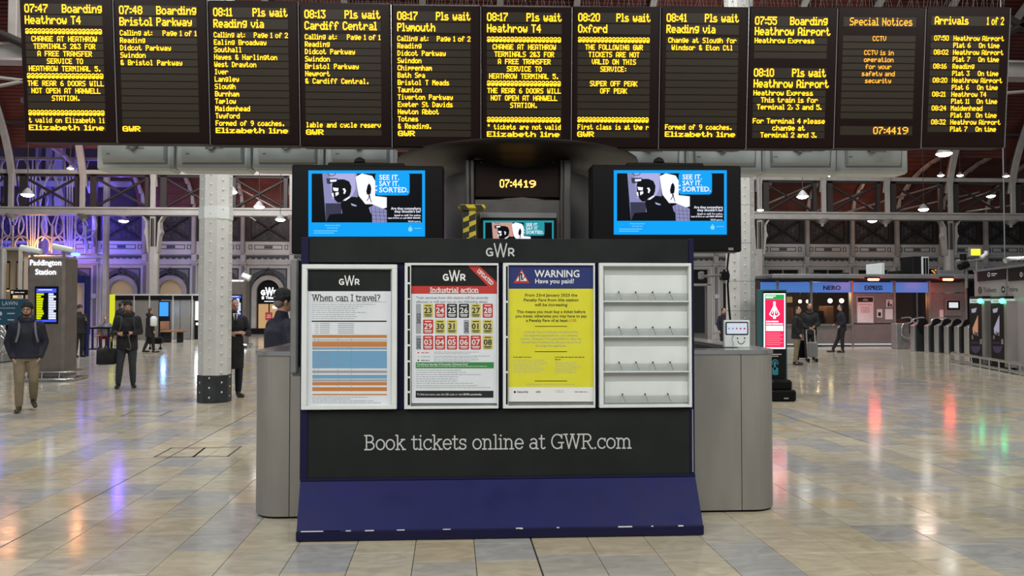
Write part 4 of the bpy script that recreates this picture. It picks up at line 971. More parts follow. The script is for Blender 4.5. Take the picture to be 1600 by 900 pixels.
# ================================================================ DEPARTURE BOARDS
bx = [38, 184, 329.5, 470, 613.5, 752, 893, 1029.5, 1166, 1303, 1439.5, 1570]
by = [222, 224, 226.5, 229, 231, 232, 232, 232, 231.5, 231, 230]
PH = 1.385; TILT = math.radians(5)
T5 = ['*'*20, 'CHANGE AT HEATHROW', 'TERMINALS 2&3 FOR', 'A FREE TRANSFER', 'SERVICE TO', 'HEATHROW TERMINAL 5.', '*'*20, 'THE REAR 6 DOORS WILL', 'NOT OPEN AT HANWELL', 'STATION.', '', '*'*20]
CA = ('Calling at:', 'Page 1 of %d')
boards = [
 ('07:47', 'Boarding', 'Heathrow T4', T5+['t valid on Elizabeth li', '=Elizabeth line'], 'c', 'departure panel listing 07:47 Heathrow T4, leftmost of the row'),
 ('07:48', 'Boarding', 'Bristol Parkway', [1, 'Reading', 'Didcot Parkway', 'Swindon', '& Bristol Parkway']+['']*8+['=GWR'], 'l', 'departure panel listing 07:48 Bristol Parkway'),
 ('08:11', 'Pls wait', 'Reading via', [2, 'Ealing Broadway', 'Southall', 'Hayes & Harlington', 'West Drayton', 'Iver', 'Langley', 'Slough', 'Burnham', 'Taplow', 'Maidenhead', 'Twyford', 'Formed of 9 coaches.', '=Elizabeth line'], 'l', 'departure panel listing 08:11 Reading via Ealing Broadway'),
 ('08:13', 'Pls wait', 'Cardiff Central', [1, 'Reading', 'Didcot Parkway', 'Swindon', 'Bristol Parkway', 'Newport', '& Cardiff Central.']+['']*5+['lable and cycle reserv', '=GWR'], 'l', 'departure panel listing 08:13 Cardiff Central'),
 ('08:17', 'Pls wait', 'Plymouth', [2, 'Reading', 'Didcot Parkway', 'Swindon', 'Chippenham', 'Bath Spa', 'Bristol T Meads', 'Taunton', 'Tiverton Parkway', 'Exeter St Davids', 'Newton Abbot', 'Totnes', '& Reading.', '=GWR'], 'l', 'departure panel listing 08:17 Plymouth'),
 ('08:17', 'Pls wait', 'Heathrow T4', T5+['" tickets are not valid', '=Elizabeth line'], 'c', 'departure panel listing 08:17 Heathrow T4, above the clock'),
 ('08:20', 'Pls wait', 'Oxford', ['*'*20, 'THE FOLLOWING GWR', 'TICKETS ARE NOT', 'VALID ON THIS', 'SERVICE:', '', 'SUPER OFF PEAK', 'OFF PEAK', '', '', '', '*'*20, 'First class is at the r', '=GWR'], 'c', 'departure panel listing 08:20 Oxford'),
 ('08:41', 'Pls wait', 'Reading via', ['Change at Slough for', 'Windsor & Eton Ctl']+['']*10+['<Formed of 9 coaches.', '=Elizabeth line'], 'c', 'departure panel listing 08:41 Reading via, mostly blank'),
 ('07:55', 'Boarding', 'Heathrow Airport', None, 'x', 'departure panel listing two Heathrow Airport trains at 07:55 and 08:10'),
 (None, None, 'Special Notices', None, 'n', 'panel headed Special Notices with a security message and the time'),
 (None, None, 'Arrivals', None, 'a', 'arrivals panel, rightmost of the row'),
]
def board(i):
    x0, x1 = bx[i], bx[i+1]; xm = (x0+x1)/2; pyb = by[i]
    def yy(px): return 7.3-.026*at(px, 300, 7.3).x
    A, C = at(x0, pyb, yy(x0)), at(x1, pyb, yy(x1)); e = C-A; W = e.length-.006; rz_ = math.atan2(e.y, e.x)
    t1, t2, t3, rows, al, label = boards[i]
    t = thing('departure_panel', label, 'departure board', tuple(A), (0, 0, rz_), group='departure board panels')
    t.rotation_euler = (TILT, 0, rz_)
    t.rotation_mode = 'XYZ'
    def loc(b, name, parent=t, **k): return b.build(name, parent, local=True, **k)
    b = B(M_DISP); b.box(.003, W, 0, .22, 0, PH, 0, .008); loc(b, 'panel_housing')
    b = B(M_STEELB if i in (3, 5, 7) else M_GREYP); b.box(W-.001, W+.004, -.004, .05, .0, PH*.99); loc(b, 'joint_strip')
    b = B(M_DGL); rnd = random.Random(i)
    b.box(.012, W-.012, -.006, .0, .012, PH-.012, 0, .003); loc(b, 'front_glass')
    mp = lambda u, v, l: Vector((u*W, -.008-l, (1-v)*PH))
    def rowpart(v0, v1, items):
        b = B(M_ROW); b.box(.06*W, .89*W, -.010, -.004, (1-v1)*PH, (1-v0)*PH, 0, .002); r = loc(b, 'led_row')
        if items:
            m = M_AMBER2 if al == 'n' else M_AMBER
            b = B(m); b.map = lambda u, v, l: Vector((u*W, -.010-l, (1-v)*PH))
            for (s, u0, u1, a, prop, mw, fat) in items: b.led(s, u0, u1, v0+(v1-v0)*.08, v0+(v1-v0)*.86, 0, .002, a, prop, fat, mw)
            if b.v:
                q = b.build('led_text', r, local=True)
    L0, L1 = .065, .885; sc = .0051
    hdr = lambda v, a, c=None: rowpart(v-.036, v+.036, ([(a, L0, L1, 'l', True, .0094, .35)] if a else [])+([(c, L0, L1, 'r', True, .0094, .35)] if c else []))
    def srow(v, s, a='l', prop=False):
        h = .0232
        if s == '': return rowpart(v-h, v+h, [])
        if s in (1, 2): return rowpart(v-h, v+h, [(CA[0], L0, L1, 'l', True, .0064, .3), (CA[1] % s, L0, L1, 'r', True, .0066, .3)])
        if s[0] == '=': return rowpart(v-h, v+h, [(s[1:], L0, L1, 'l', True, .0110, .4)])
        if s[0] == '<': s = s[1:]; a = 'l'
        if s[0] == '*': return rowpart(v-h, v+h, [('@'*19, L0, L1, 'l', False, (L1-L0)/114, .45)])
        mw = (L1-L0)/126 if len(s) <= 21 else (L1-L0)/(6*len(s))
        return rowpart(v-h, v+h, [(s, L0, L1, a, prop, mw*(1.12 if prop else 1), .35)])
    if al in 'lc':
        hdr(.085, t1, t2); hdr(.163, t3)
        for k, s in enumerate(rows): srow(.240+k*.0508, s, al)
    elif al == 'x':
        hdr(.105, t1, t2); hdr(.178, t3); srow(.242, 'Heathrow Express', 'l', True); srow(.293, ''); srow(.344, '')
        hdr(.468, '08:10', 'Pls wait'); hdr(.545, t3)
        for k, s in enumerate(('Heathrow Express', 'This train is for', 'Terminal 2, 3 and 5.', '', 'For Terminal 4 please', 'change at', 'Terminal 2 and 3.')): srow(.61+k*.0495, s, 'l' if k == 0 else 'c', True)
    elif al == 'n':
        rowpart(.075, .145, [('Special Notices', .1, .88, 'c', True, .0088, .2)])
        for k, s in enumerate(('CCTV', '', 'CCTV is in', 'operation', 'for your', 'safety and', 'security', '', '', '', '', '')):
            rowpart(.205+k*.0495, .249+k*.0495, [(s, L0, L1, 'c', True, .0066, .2)] if s else [])
        rowpart(.845, .91, [('07:44', .44, .70, 'l', True, None, .3), ('19', .72, .84, 'l', True, None, .1)])
    else:
        rowpart(.07, .14, [('Arrivals', .1, .5, 'l', True, None, .35), ('1 of 2', .72, .92, 'l', True, None, .3)])
        rr_ = (('07:50', 'Heathrow Airport'), '6', ('08:02', 'Heathrow Airport'), '7', ('08:16', 'Reading'), '3', ('08:20', 'Heathrow Airport'), '6', ('08:21', 'Heathrow T4'), '11', ('08:24', 'Maidenhead'), '10', ('08:32', 'Heathrow Airport'), '7')
        for k, s in enumerate(rr_):
            v = .205+k*.0495
            rowpart(v, v+.045, [(s[0], .1, .3, 'l', True, .0066, .3), (s[1], .33, .9, 'l', True, .0066, .3)] if isinstance(s, tuple) else [('Plat '+s, .33, .9, 'l', True, .0066, .3), ('On time', .6, .88, 'r', True, .0066, .3)])
    b = B(M_GREYP); rnd = random.Random(i)
    for k in range(26):
        x = (k+.5)/26*W; b.cyl((x, .08, PH), (x+rnd.uniform(-.03, .03), .08+rnd.uniform(-.03, .03), PH+.10), .0016, n=3, caps=False)
    b.box(.02, W-.02, .07, .09, PH, PH+.006); loc(b, 'bird_spikes', kind='stuff')
for i in range(11): board(i)
# ---- pale grey backs of the platform-side displays
YH = 9.0; hz = lambda py: at(800, py, YH).z
hx = [(150, 271), (274, 391), (394, 509), (511, 622), (624, 733), (846, 953), (955, 1061), (1063, 1168), (1168, 1193), (1195, 1307), (1309, 1418)]
hx = [(150, 271), (274, 391), (394, 505), (508, 618), (960, 1070), (1073, 1190), (1193, 1307), (1310, 1418)]
hl = ['pale grey display back above the gap left of the white riveted column', 'pale grey display back straight above the white riveted column', 'pale grey display back at the top left corner of the left advert screen', 'pale grey display back peeping over the left advert screen', 'pale grey display back peeping over the right advert screen', 'pale grey display back at the top right corner of the right advert screen', 'pale grey display back second from the right end of its row', 'pale grey display back at the right end of its row']
for (x0, x1), lb in zip(hx, hl):
    pb = 266 if x0 < 700 else (270 if x0 < 1200 else 273)
    if x0 > 700: pb = 271
    t = thing('display_back', lb, 'display housing', tuple(at((x0+x1)/2, pb, YH)), group='grey display housings behind the departure boards')
    mpH = vplane(at(0, 300, YH), at(100, 300, YH))
    b = B(M_HOUS); pbox(b, x0, 120, x1, pb, YH, .3, 0, .03); b.build('housing_case', t)
    b = B(M_GREYP); b.map = pxmap(YH-.001); b.poly([(x0+6, 150), (x1-6, 150), (x1-9, pb-9), (x0+11, pb-9)], 0, .001); b.build('door_gap', t)
    b = B(M_HOUS2)
    p = [at(x0+8, 150, YH), at(x1-9, 150, YH), at(x1-12, pb-12, YH), at(x0+11, pb-12, YH)]
    b.convex([(q.x, YH-.002, q.z) for q in p]+[(q.x+(.012, -.012, -.012, .012)[k], YH-.05, q.z+(0, 0, .03, .03)[k]) for k, q in enumerate(p)], [(0, 1, 2, 3), (4, 5, 6, 7), (0, 1, 5, 4), (1, 2, 6, 5), (2, 3, 7, 6), (3, 0, 4, 7)]); b.build('access_door', t)
    b = B([M_GREYP]); b.map = pxmap(YH-.051); b.rect(x0+16, pb-27, x0+22, pb-24.5, 0, .001); b.rect(x0+46, pb-36, x0+75, pb-33, 0, .001); b.build('maker_plate', t)
    b = B([M_GREYP]); p = at((x0+x1)/2-4, pb-34, YH-.05); b.cyl((p.x-.1, p.y-.01, p.z+.10), (p.x+.02, p.y-.04, p.z-.02), .018, n=6); b.cyl((p.x+.12, p.y-.01, p.z+.12), (p.x+.02, p.y-.04, p.z-.02), .018, n=6); b.build('stay', t)
b = B(M_DARKIRON); xa, xb = at(60, 200, 8).x, at(1540, 200, 8).x
b.box(xa, xb, 7.95, 8.2, 3.75, 3.95); b.box(xa, xb, 7.95, 8.2, 4.35, 4.5)
for k in range(23):
    x = xa+(xb-xa)*k/22; b.box(x-.03, x+.03, 7.98, 8.15, 3.9, 4.4)
    b.box(x-.02, x+.02, 7.72, 8.995, 4.38, 4.44); b.box(x-.02, x+.02, 7.72, 8.995, 3.78, 3.83)
b.box(pc-.3, pc+.3, 8.0, 8.4, at(808, 233.5, 7.4).z, 3.9)
b.build('board_gantry', None, None, 'dark iron gantry holding the departure boards between their two faces', 'gantry')

# unseen area lights added at the gantry to brighten the display backs
for x in (-3.2, -1.1, 1.3, 3.6): area('gantry_fill_light', (x, 7.72, 4.25), 1.8, 16, (.9, .97, 1), (x, 9.2, 3.1), sy=.12)
# ================================================================ RIVETED COLUMNS
def riveted(px, py, wpx, label):
    Y = (G(px, py).y)+.24; w = wpx/FPX*Y; R = w/2/math.cos(PI/8); x = at(px, 600, Y).x
    Hh = 12.
    t = thing('riveted_column', label, 'column', (x, Y, 0), kind='structure')
    zb = CZ-(587-478)/FPX*13.1
    b = B(M_COLW); b.lathe(x, Y, [(R, zb), (R, Hh)], 8, sm=False, rot=PI/8)
    z = 3.1 if px < 700 else 1.9
    b.build('shaft', t)
    b = B(M_BLACKP); b.lathe(x, Y, [(R+.012, 0), (R+.012, zb-.01), (R+.002, zb)], 8, sm=False, rot=PI/8); b.build('plinth', t)
    zz = [3.36] if px < 700 else [1.62, 2.2, 2.95, 3.7]
    if px < 700:
        z0, z1 = CZ+(478-340)/FPX*13.1, CZ+(478-321)/FPX*13.1
        b = B(M_WHITE); b.lathe(x, Y, [(R+.001, z0), (R+.012, z0+.002), (R+.012, z1-.002), (R+.001, z1)], 8, sm=False, rot=PI/8); b.build('collar_band', t)
    else:
        for q in zz:
            b = B(M_GREYP); b.lathe(x, Y, [(R+.001, q), (R+.003, q+.004), (R+.001, q+.008)], 8, sm=False, rot=PI/8); b.build('plate_joint', t)
    b = B(M_COLW); ap = R*math.cos(PI/8)
    for k in range(8):
        a = k*PI/4
        for j in range(52):
            z = .1+j*.172+(.086 if k % 2 else 0)
            c = Vector((x+ap*math.cos(a), Y+ap*math.sin(a), z))
            b.ball(c, (.023, .023, .023), 0, 6, 4)
    b.build('rivets', t, kind='stuff')
    return t
riveted(335, 630, 44, 'large white riveted column with black plinth, left of the counter')
riveted(1158, 616, 41, 'large white riveted column behind the smiling tablet')
# ================================================================ THINGS ON AND ROUND THE COUNTER
Yt = 6.45; t = thing('feedback_tablet', 'white feedback tablet with smiling face standing on the counter', 'tablet', tuple(at(1151, 541, Yt)))
z0 = cz; xa, xb = at(1131, 520, Yt).x, at(1172, 520, Yt).x; zt = at(1150, 500, Yt).z
b = B(M_WHITE); b.box(xa, xb, Yt, Yt+.03, z0, zt, 0, .008); b.build('case', t)
b = B(M_WHITE); b.box(xa+.03, xb-.03, Yt+.02, Yt+.13, z0, z0+.02, 0, .004); b.build('stand_foot', t)
b = B(M_BLACK); b.map = pxmap(Yt-.0005); b.rrect(1133.5, 503, 1169, 523.5, 2, 0, .001); b.build('bezel', t)
b = B([glow('tablet screen', (.72, .80, .95), .85), M_PRINTR, M_PRINTGR, M_PRINTO, M_PRINTG, M_PRINTK]); b.map = pxmap(Yt-.0005); b.rrect(1135.5, 504.8, 1167.3, 521.5, 1, 0, .002)
for k, (x, m) in enumerate(((1139, 4), (1145, 4), (1151, 3), (1157, 1), (1163, 1))): b.poly(arc(x, 513.4, 1.5, 1.5, 0, 330, 8)[:-1], m, .003)
b.build('display', t)
b = B(M_PRINTK); b.map = pxmap(Yt-.0005)
for x in (1152.5, 1163.5): b.poly(arc(x, 528.5, 1.3, 1.3, 0, 330, 8)[:-1], 0, .001)
b.line(arc(1158, 531, 5.5, 6.5, 15, 165, 8), 1.1, 0, .001); b.build('smiling_face', t)
b = B(M_BLACK); b.tube([at(1145, 541, Yt-.02), at(1146, 536, Yt-.015), at(1143.5, 530, Yt-.012), at(1146, 524, Yt-.006)], .0018, 5); b.build('cable', t)
gs = thing('glazed_screen', 'silver framed glass screen standing between the stand and the riveted column', 'screen', tuple(G(1100, 640)))
Yg = 8.9
b = B(M_STEEL); pbox(b, 1105, 443, 1112, 640, Yg, .08, 0, .01); b.build('frame_post', gs)
b = B(M_STEEL); pbox(b, 1070, 443, 1112, 447, Yg, .08, 0, .01); b.build('top_rail', gs)
b = B(M_GLASS); pbox(b, 1060, 447, 1105, 640, Yg+.03, .01, 0); b.build('glass_pane', gs)
b = B(M_STEEL); pbox(b, 1055, 443, 1062, 640, Yg, .08, 0, .01); b.build('frame_post', gs)
b = B(M_BLACK); pts = [at(1139, 392, 14.1), at(1136, 420, 14.05), at(1139, 430, 14), at(1137, 445, 14.05), at(1139, 480, 14.1), at(1141, 500, 14.1), at(1141, 560, 14.1)]
b.tube(pts, .02, 6); b.build('power_cable', None, None, 'black cable running down the left face of the column behind the tablet', 'cable')
sc_ = thing('wall_scanner', 'small black camera on a bracket arm fixed to the riveted column', 'camera', tuple(at(1132, 432, 14)))
b = B(M_BLACK); pbox(b, 1129, 424, 1140, 438, 13.9, .2, 0, .02); b.build('camera_body', sc_)
b = B(M_GREYP); b.cyl(at(1130, 430, 14), at(1098, 432, 13.8), .03, n=6); b.build('bracket_arm', sc_)
b = B(M_GREYP); pbox(b, 1094, 424, 1101, 436, 13.7, .15, 0, .02); b.build('end_box', sc_)

# interactive display totem (red screen)
p = G(1207, 628); Yk = p.y+.42
k = thing('touch_totem', 'teal edged touch totem with glowing red and green screen beside the counter', 'totem', tuple(at(1207, 600, Yk).xy)+(0,))
M_TEAL = mat('teal painted metal', (.012, .10, .115), .4)
b = B(M_TEAL); pbox(b, 1191.5, 452, 1229.5, 622, Yk, .27, 0, .015); b.build('housing', k)
b = B(M_BLACKM); b.map = pxmap(Yk-.0005); b.rect(1193, 455, 1228, 620, 0, .004); b.build('front_panel', k)
RG, RR, RW, RL = glow('totem green', (.03, .42, .10), 1.0), glow('totem red', (.80, .012, .06), 2.0), glow('totem white', (1, .93, .94), 2.6), glow('totem rose', (1, .35, .4), .9)
b = B([RW, RG, RR, RL]); b.map = pxmap(Yk-.0055)
b.rect(1193.5, 458.5, 1227, 545, 0, .001); b.rect(1195, 460, 1225.5, 468, 1, .002); b.rect(1195, 468, 1225.5, 543, 2, .002)
b.line([(1210, 472), (1210, 476)], 3.4, 0, .003); b.line([(1210, 476), (1202.5, 491), (1206, 494), (1214, 494), (1217.5, 491), (1210, 476)], 1.3, 0, .003); b.line([(1210, 479), (1210, 494)], 1, 0, .003); b.line([(1206.5, 490), (1210, 479), (1213.5, 490)], .8, 0, .003); b.rect(1208, 493, 1212, 498, 0, .003)
b.rect(1197, 501.5, 1204, 503.2, 0, .003); b.rect(1205, 501.5, 1216, 503.2, 0, .003); b.rect(1197, 505.3, 1206, 507, 0, .003); b.rect(1207, 505.3, 1223, 507, 0, .003)
b.rect(1197, 509, 1223.5, 517, 0, .003)
for y in range(520, 540, 3): b.rect(1197, y, 1197+(26 if y % 2 else 22), y+1, 3, .003)
b.rect(1196.5, 462, 1212, 463, 0, .003); b.rect(1196.5, 464.5, 1208, 465.5, 0, .003)
b.build('display', k)
b = B([M_PRINTW, mat('teal print', (.03, .28, .36), .5)]); b.map = pxmap(Yk-.0045)
b.rect(1201, 553, 1221, 554.2, 0); b.rect(1203, 556, 1216, 557, 0)
b.line(arc(1211, 567, 4.5, 5, -210, 30, 10), 1.4, 1); b.line(arc(1211, 567, 2, 2.4, 0, 360, 8), 1, 1); b.rrect(1209, 566, 1212, 578, 1, 1); b.rrect(1206.5, 574, 1216, 586, 2, 1); b.build('touch_symbol', k)
b = B(M_BLACK)
Yb = p.y
pbox(b, 1206, 610, 1245, 627.5, Yb, .75, 0, .03); pbox(b, 1206, 594, 1239, 611, Yb+.1, .5, 0, .04)
b.build('ballast_base', k)
b = B(M_PRINTG); b.map = pxmap(Yb-.001); b.rect(1225, 621.5, 1232, 623.5, 0); b.build('badge', k)

# ================================================================ LEFT: STATION TOTEM
Yl = G(75, 597).y+.25
t = thing('station_totem', 'tall bronze totem with glowing station name and yellow timetable screen', 'totem', tuple(at(75, 600, Yl).xy)+(0,))
b = B(M_BRONZE); pbox(b, 40, 400, 101, 592, Yl, .62, 0, .05); b.build('body', t)
b = B(M_STEEL); p0, p1 = at(40, 500, Yl).x, at(101, 500, Yl).x; 
b.box(p0+.03, p1-.03, Yl+.04, Yl+.58, 0, .16); b.build('recessed_foot', t)
b = B(M_STEELB); q = [(p0-.05, Yl-.12), (p1+.12, Yl-.12), (p1+.22, Yl-.02), (p1+.22, Yl+.62), (p0-.15, Yl+.62), (p0-.15, Yl-.02)]
b.tube([(x, y, .045) for x, y in q], .035, 8, closed=True); b.build('bumper_rail', t)
b = B(M_STEELB); b.tube([(x*1.0, y+.03, .21) for x, y in q], .02, 8, closed=True)
for x in (p0+.1, (p0+p1)/2, p1-.05): b.cyl((x, Yl-.11, .04), (x, Yl-.08, .21), .015, n=6)
b.build('upper_rail', t)
GWN = glow('white sign letters', (.92, .94, 1), 2.2)
b = B(GWN); b.map = pxmap(Yl-.002); b.text('Paddington', 47, 414.5, 8.5, 0, bold=1, l=.02, w=50); b.text('Station', 55.5, 429, 8.5, 0, bold=1, l=.02, w=33); b.build('illuminated_name', t)
b = B(M_BLACK); pbox(b, 53.5, 447.5, 91, 506, Yl-.02, .04, 0, .004); b.build('screen_bezel', t)
GY_, GWH, GB_ = glow('board yellow', (.62, .72, .0), 1.1), glow('board white', (.75, .8, 1), 1.1), glow('board blue', (.06, .10, .9), 1.2)
def timetable(b, u0, v0, u1, v1, seed=2):
    rnd = random.Random(seed); U_ = lambda a: u0+a*(u1-u0); V_ = lambda a: v0+a*(v1-v0)
    b.rect(u0, v0, u1, v1, b.mx(GK), .001); b.rect(u0, v0, u1, V_(.12), b.mx(GB_), .002); b.rect(U_(.1), V_(.02), U_(.8), V_(.05), b.mx(GWH), .003); b.rect(u0, V_(.94), u1, v1, b.mx(GB_), .002)
    for i in range(11):
        a, c = V_(.14+i*.072), V_(.14+i*.072+.06)
        b.rect(u0, a, U_(rnd.uniform(.22, .38)), c, b.mx(GY_), .002); b.rect(U_(.62), a, U_(.98 if rnd.random() < .7 else .86), c, b.mx(GWH), .002)
        b.rect(U_(.60), V_(.14), U_(.61), V_(.93), b.mx(GWH), .0022)
b = B(GK); b.map = pxmap(Yl-.021); timetable(b, 57, 451, 88, 503); b.build('display', t)
# second totem, partly behind the man in the long coat
Y2 = 31.2; t = thing('timetable_totem', 'brown totem with blue timetable screen behind the man in the long coat', 'totem', tuple(at(372, 600, Y2).xy)+(0,))
b = B(M_BRONZE); a_, c_ = at(352, 500, Y2).x, at(383, 500, Y2).x; b.box(a_, c_, Y2, Y2+.6, 0, at(370, 437, Y2).z, 0, .08); b.build('body', t)
b = B(M_STEELB); pbox(b, 350, 538, 386, 541.5, Y2-.2, .9, 0, .03); b.build('bumper_rail', t)
b = B(M_BLACK); pbox(b, 357, 460.5, 378, 495, Y2-.03, .04); b.build('screen_bezel', t)
b = B(GK); b.map = pxmap(Y2-.035); timetable(b, 358.5, 462, 376.5, 493, 5); b.build('display', t)
# ================================================================ FAR LEFT
Yw = 33.
bl = thing('shop_front', 'warmly lit cream shop front under the tracery screen at the far left', 'shop', tuple(at(10, 540, Yw).xy)+(0,))
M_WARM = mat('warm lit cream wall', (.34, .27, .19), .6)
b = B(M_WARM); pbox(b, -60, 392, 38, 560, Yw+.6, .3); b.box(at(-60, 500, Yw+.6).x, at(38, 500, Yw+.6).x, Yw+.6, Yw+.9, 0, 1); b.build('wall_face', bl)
b = B(M_CREAM); pbox(b, -60, 386, 40, 391, Yw+.2, .8, 0, .03); b.build('cornice', bl)
for x0, x1 in ((8, 15), (25, 36), (-12, -4)):
    b = B(M_BLACKM); pbox(b, x0, 408, x1, 452, Yw+.56, .08); f = b.build('window_frame', bl)
    b = B(glow('dim shop window', (.45, .28, .12), .35)); pbox(b, x0+1, 411, x1-1, 450, Yw+.54, .03); b.build('window_pane', f)
b = B(glow('lit shop strip', (1, .55, .2), .9)); pbox(b, 8, 453.5, 39, 455.5, Yw+.5, .05); pbox(b, 20, 461.5, 39, 466, Yw+.5, .05); b.build('light_strip', bl)
b = B(M_CREAM); pbox(b, 26, 388, 29.5, 560, Yw, .3, 0, .03); pbox(b, -3, 388, 5, 560, Yw, .3, 0, .03); b.build('pilaster', bl)
t = thing('hanging_sign', 'small black direction sign above the dark blue banner', 'sign', tuple(at(27, 461, 24)))
b = B(M_BLACK); pbox(b, 14.5, 452.5, 41, 461, 24, .12, 0, .02); b.build('sign_box', t)
b = B(M_PRINTW); b.map = pxmap(23.998); b.rrect(17, 454.5, 21, 458.8, .6, 0); b.rect(23, 456.2, 30, 457.6, 0); b.rect(31, 456.2, 38, 457.6, 0); b.build('sign_lettering', t)
b = B(M_BLACK); p, q = at(18, 461, 24.05), at(38, 461, 24.05); b.cyl(p, (p.x, p.y, 0), .03, n=6); b.cyl(q, (q.x, q.y, 0), .03, n=6); b.build('sign_leg', t)
Yb = 21.; t = thing('banner_screen', 'dark teal banner hoarding with pale capitals behind the man in khaki trousers', 'banner', tuple(at(10, 509, Yb)))
b = B(mat('dark teal banner', (.008, .05, .085), .5, emit=(.01, .07, .12), es=.15)); pbox(b, -25, 467, 41, 508, Yb, .1, 0, .01); b.build('banner_panel', t)
b = B(M_SILVER); b.map = pxmap(Yb-.002); b.slab('E', -6, 477, 6, .7, w=5)
b.text('LAWN', 3, 477, 6.2, 0, w=25); b.rect(-2, 481, 24, 481.8, 0); b.poly(arc(1, 490, 2.6, 3.2, 0, 330, 10)[:-1], 0); b.rect(11, 489, 23, 490.5, 0); b.rect(12, 499, 22, 500.5, 0); b.rect(-4, 498, 2, 499, 0); b.build('banner_lettering', t)
t = thing('escalator_balustrade', 'curved chrome balustrade at the far left edge', 'balustrade', tuple(G(5, 567)))
Ye = G(5, 567).y
for k, dz in enumerate((0, 1, 2)):
    b = B(M_STEELB); P = curve([(-25, 512+dz*7), (-4, 508+dz*8), (6, 514+dz*8), (10, 526+dz*7), (6, 540+dz*6), (-4, 552+dz*5), (-25, 560+dz*3)])
    b.tube([at(*q, Ye+dz*.25) for q in P], .035, 7); b.build('handrail', t)
b = B(M_GLASS); b.map = pxmap(Ye+.1); b.prism([(-25, 514), (-2, 512), (8, 520), (8, 540), (-2, 552), (-25, 560)], lambda u, v, s: at(u, v, Ye+.1)+Vector((0, s*.02, 0))); b.build('glass_panel', t)
b = B(M_STEEL); pbox(b, -25, 552, 4, 566, Ye, .8, 0, .03); b.build('skirting', t)
Yq = 26.; t = thing('blue_portal', 'dark blue portal frame right of the station name totem', 'portal frame', tuple(at(124, 600, Yq).xy)+(0,))
b = B(M_NAVY); pbox(b, 104, 430, 135, 442, Yq, .25, 0, .02); b.build('crossbeam', t)
b = B(M_NAVY); x0, x1 = at(131, 500, Yq).x, at(135, 500, Yq).x; b.box(x0, x1, Yq, Yq+.2, 0, at(133, 441, Yq).z, 0, .01); b.build('post', t)
b = B(M_NAVY); x0, x1 = at(104, 500, Yq).x, at(107, 500, Yq).x; b.box(x0, x1, Yq, Yq+.2, 0, at(105, 441, Yq).z, 0, .01); b.build('post', t)
b = B(M_PRINTW); b.map = pxmap(Yq-.002); b.poly(arc(119.5, 433.5, 1.5, 1.5, 0, 330, 8)[:-1], 0); b.build('round_symbol', t)
# cctv units over the totem
for i, (px, py, l, lb) in enumerate(((50, 388, 1, 'white security camera above the left end of the station totem'), (100, 386, 1, 'white security camera above the right end of the station totem'), (1276, 0, 0, ''))):
    if not l: continue
    Yc = 17.5; t = thing('security_camera', lb, 'camera', tuple(at(px, py, Yc)))
    b = B(M_WHITE); a, c = at(px-17, py-1, Yc), at(px+14, py+5, Yc); b.tube([a, c], [.075, .06], 8); b.build('camera_body', t)
    b = B(M_GREYP); b.cyl(at(px, py+4, Yc), at(px, 401, Yc+.1), .03, n=6); b.cyl(at(px-4, py+8, Yc), at(px+10, py+10, Yc), .02, n=6); b.build('bracket', t)
b = B(glow('blue led beacon', (.1, .2, 1), 5)); p = at(118, 397.5, 20); b.ball(tuple(p), (.13, .08, .05), 0, 10, 6)
bb = b.build('blue_beacon', None, None, 'small glowing blue beacon right above the station totem', 'light')
b = B(M_GREYP); b.cyl(at(117, 400, 20), G(117, 575.5)+Vector((0, 0, 0)), .035, n=6); b.build('beacon_post', bb)
# ---- ticket office screens in front of the far wall
Yo = 38.6; t = thing('ticket_machine_wall', 'long grey wall of ticket machines under black signs before the arches', 'ticket machines', tuple(at(240, 600, Yo).xy)+(0,))
pnl = [(171, 208), (209, 234), (235, 247), (266, 280), (281, 298), (299, 314), (315, 333)]
M_OFF = mat('taupe office panel', (.16, .145, .13), .45, .2, var=.08)
zf = lambda py: at(240, py, Yo).z
for x0, x1 in ((178, 192), (192, 208), (209, 234), (234, 248), (265, 281), (281, 298), (298, 304), (316, 345)):
    b = B(M_OFF); a, c = at(x0, 500, Yo).x, at(x1, 500, Yo).x; b.box(a+.01, c-.01, Yo+.02, Yo+.3, .02, zf(468), 0, .01); b.build('wall_panel', t)
for x0, x1 in ((179, 208), (210, 232), (235, 268), (271, 298), (301, 345)):
    b = B(M_BLACK); pbox(b, x0, 462, x1, 468.5, Yo-.03, .3, 0, .01); b.build('sign_fascia', t)
b = B(M_CREAM); pbox(b, 176, 459.5, 345, 462, Yo-.05, .4, 0, .01); b.build('top_rail', t)
for x in (177, 209, 233, 270, 300):
    b = B(M_CREAM); a, c = at(x-.9, 500, Yo-.02).x, at(x+.9, 500, Yo-.02).x; b.box(a, c, Yo-.03, Yo+.1, 0, zf(460), 0, .01); b.build('post', t)
for x0, x1, y0, y1, m in ((249, 263, 472, 494, glow('blue sky screen', (.05, .30, .95), 1.3)), (305, 317, 471, 500, glow('white vending screen', (.9, 1, 1), 3.5)), (190, 200, 473, 492, glow('dim machine screen', (.12, .16, .3), .5))):
    b = B(M_BLACK); a, c = at(x0-1.5, 500, Yo-.1).x, at(x1+1.5, 500, Yo-.1).x; b.box(a, c, Yo-.1, Yo+.3, .02, at(x0, y0-2, Yo-.1).z, 0, .02); mch = b.build('machine', t)
    b = B(m); pbox(b, x0, y0, x1, y1, Yo-.12, .03, 0); b.build('screen', mch)
b = B(M_PRINTW); b.map = pxmap(Yo-.102); b.rrect(306, 504, 310, 508, .5, 0); b.rrect(312, 505, 314, 508, .5, 0); b.build('symbols', t)
point('screen_spill', tuple(at(312, 485, Yo-.8)), 40, (.85, .95, 1)); point('screen_spill', tuple(at(256, 485, Yo-.8)), 12, (.3, .6, 1))
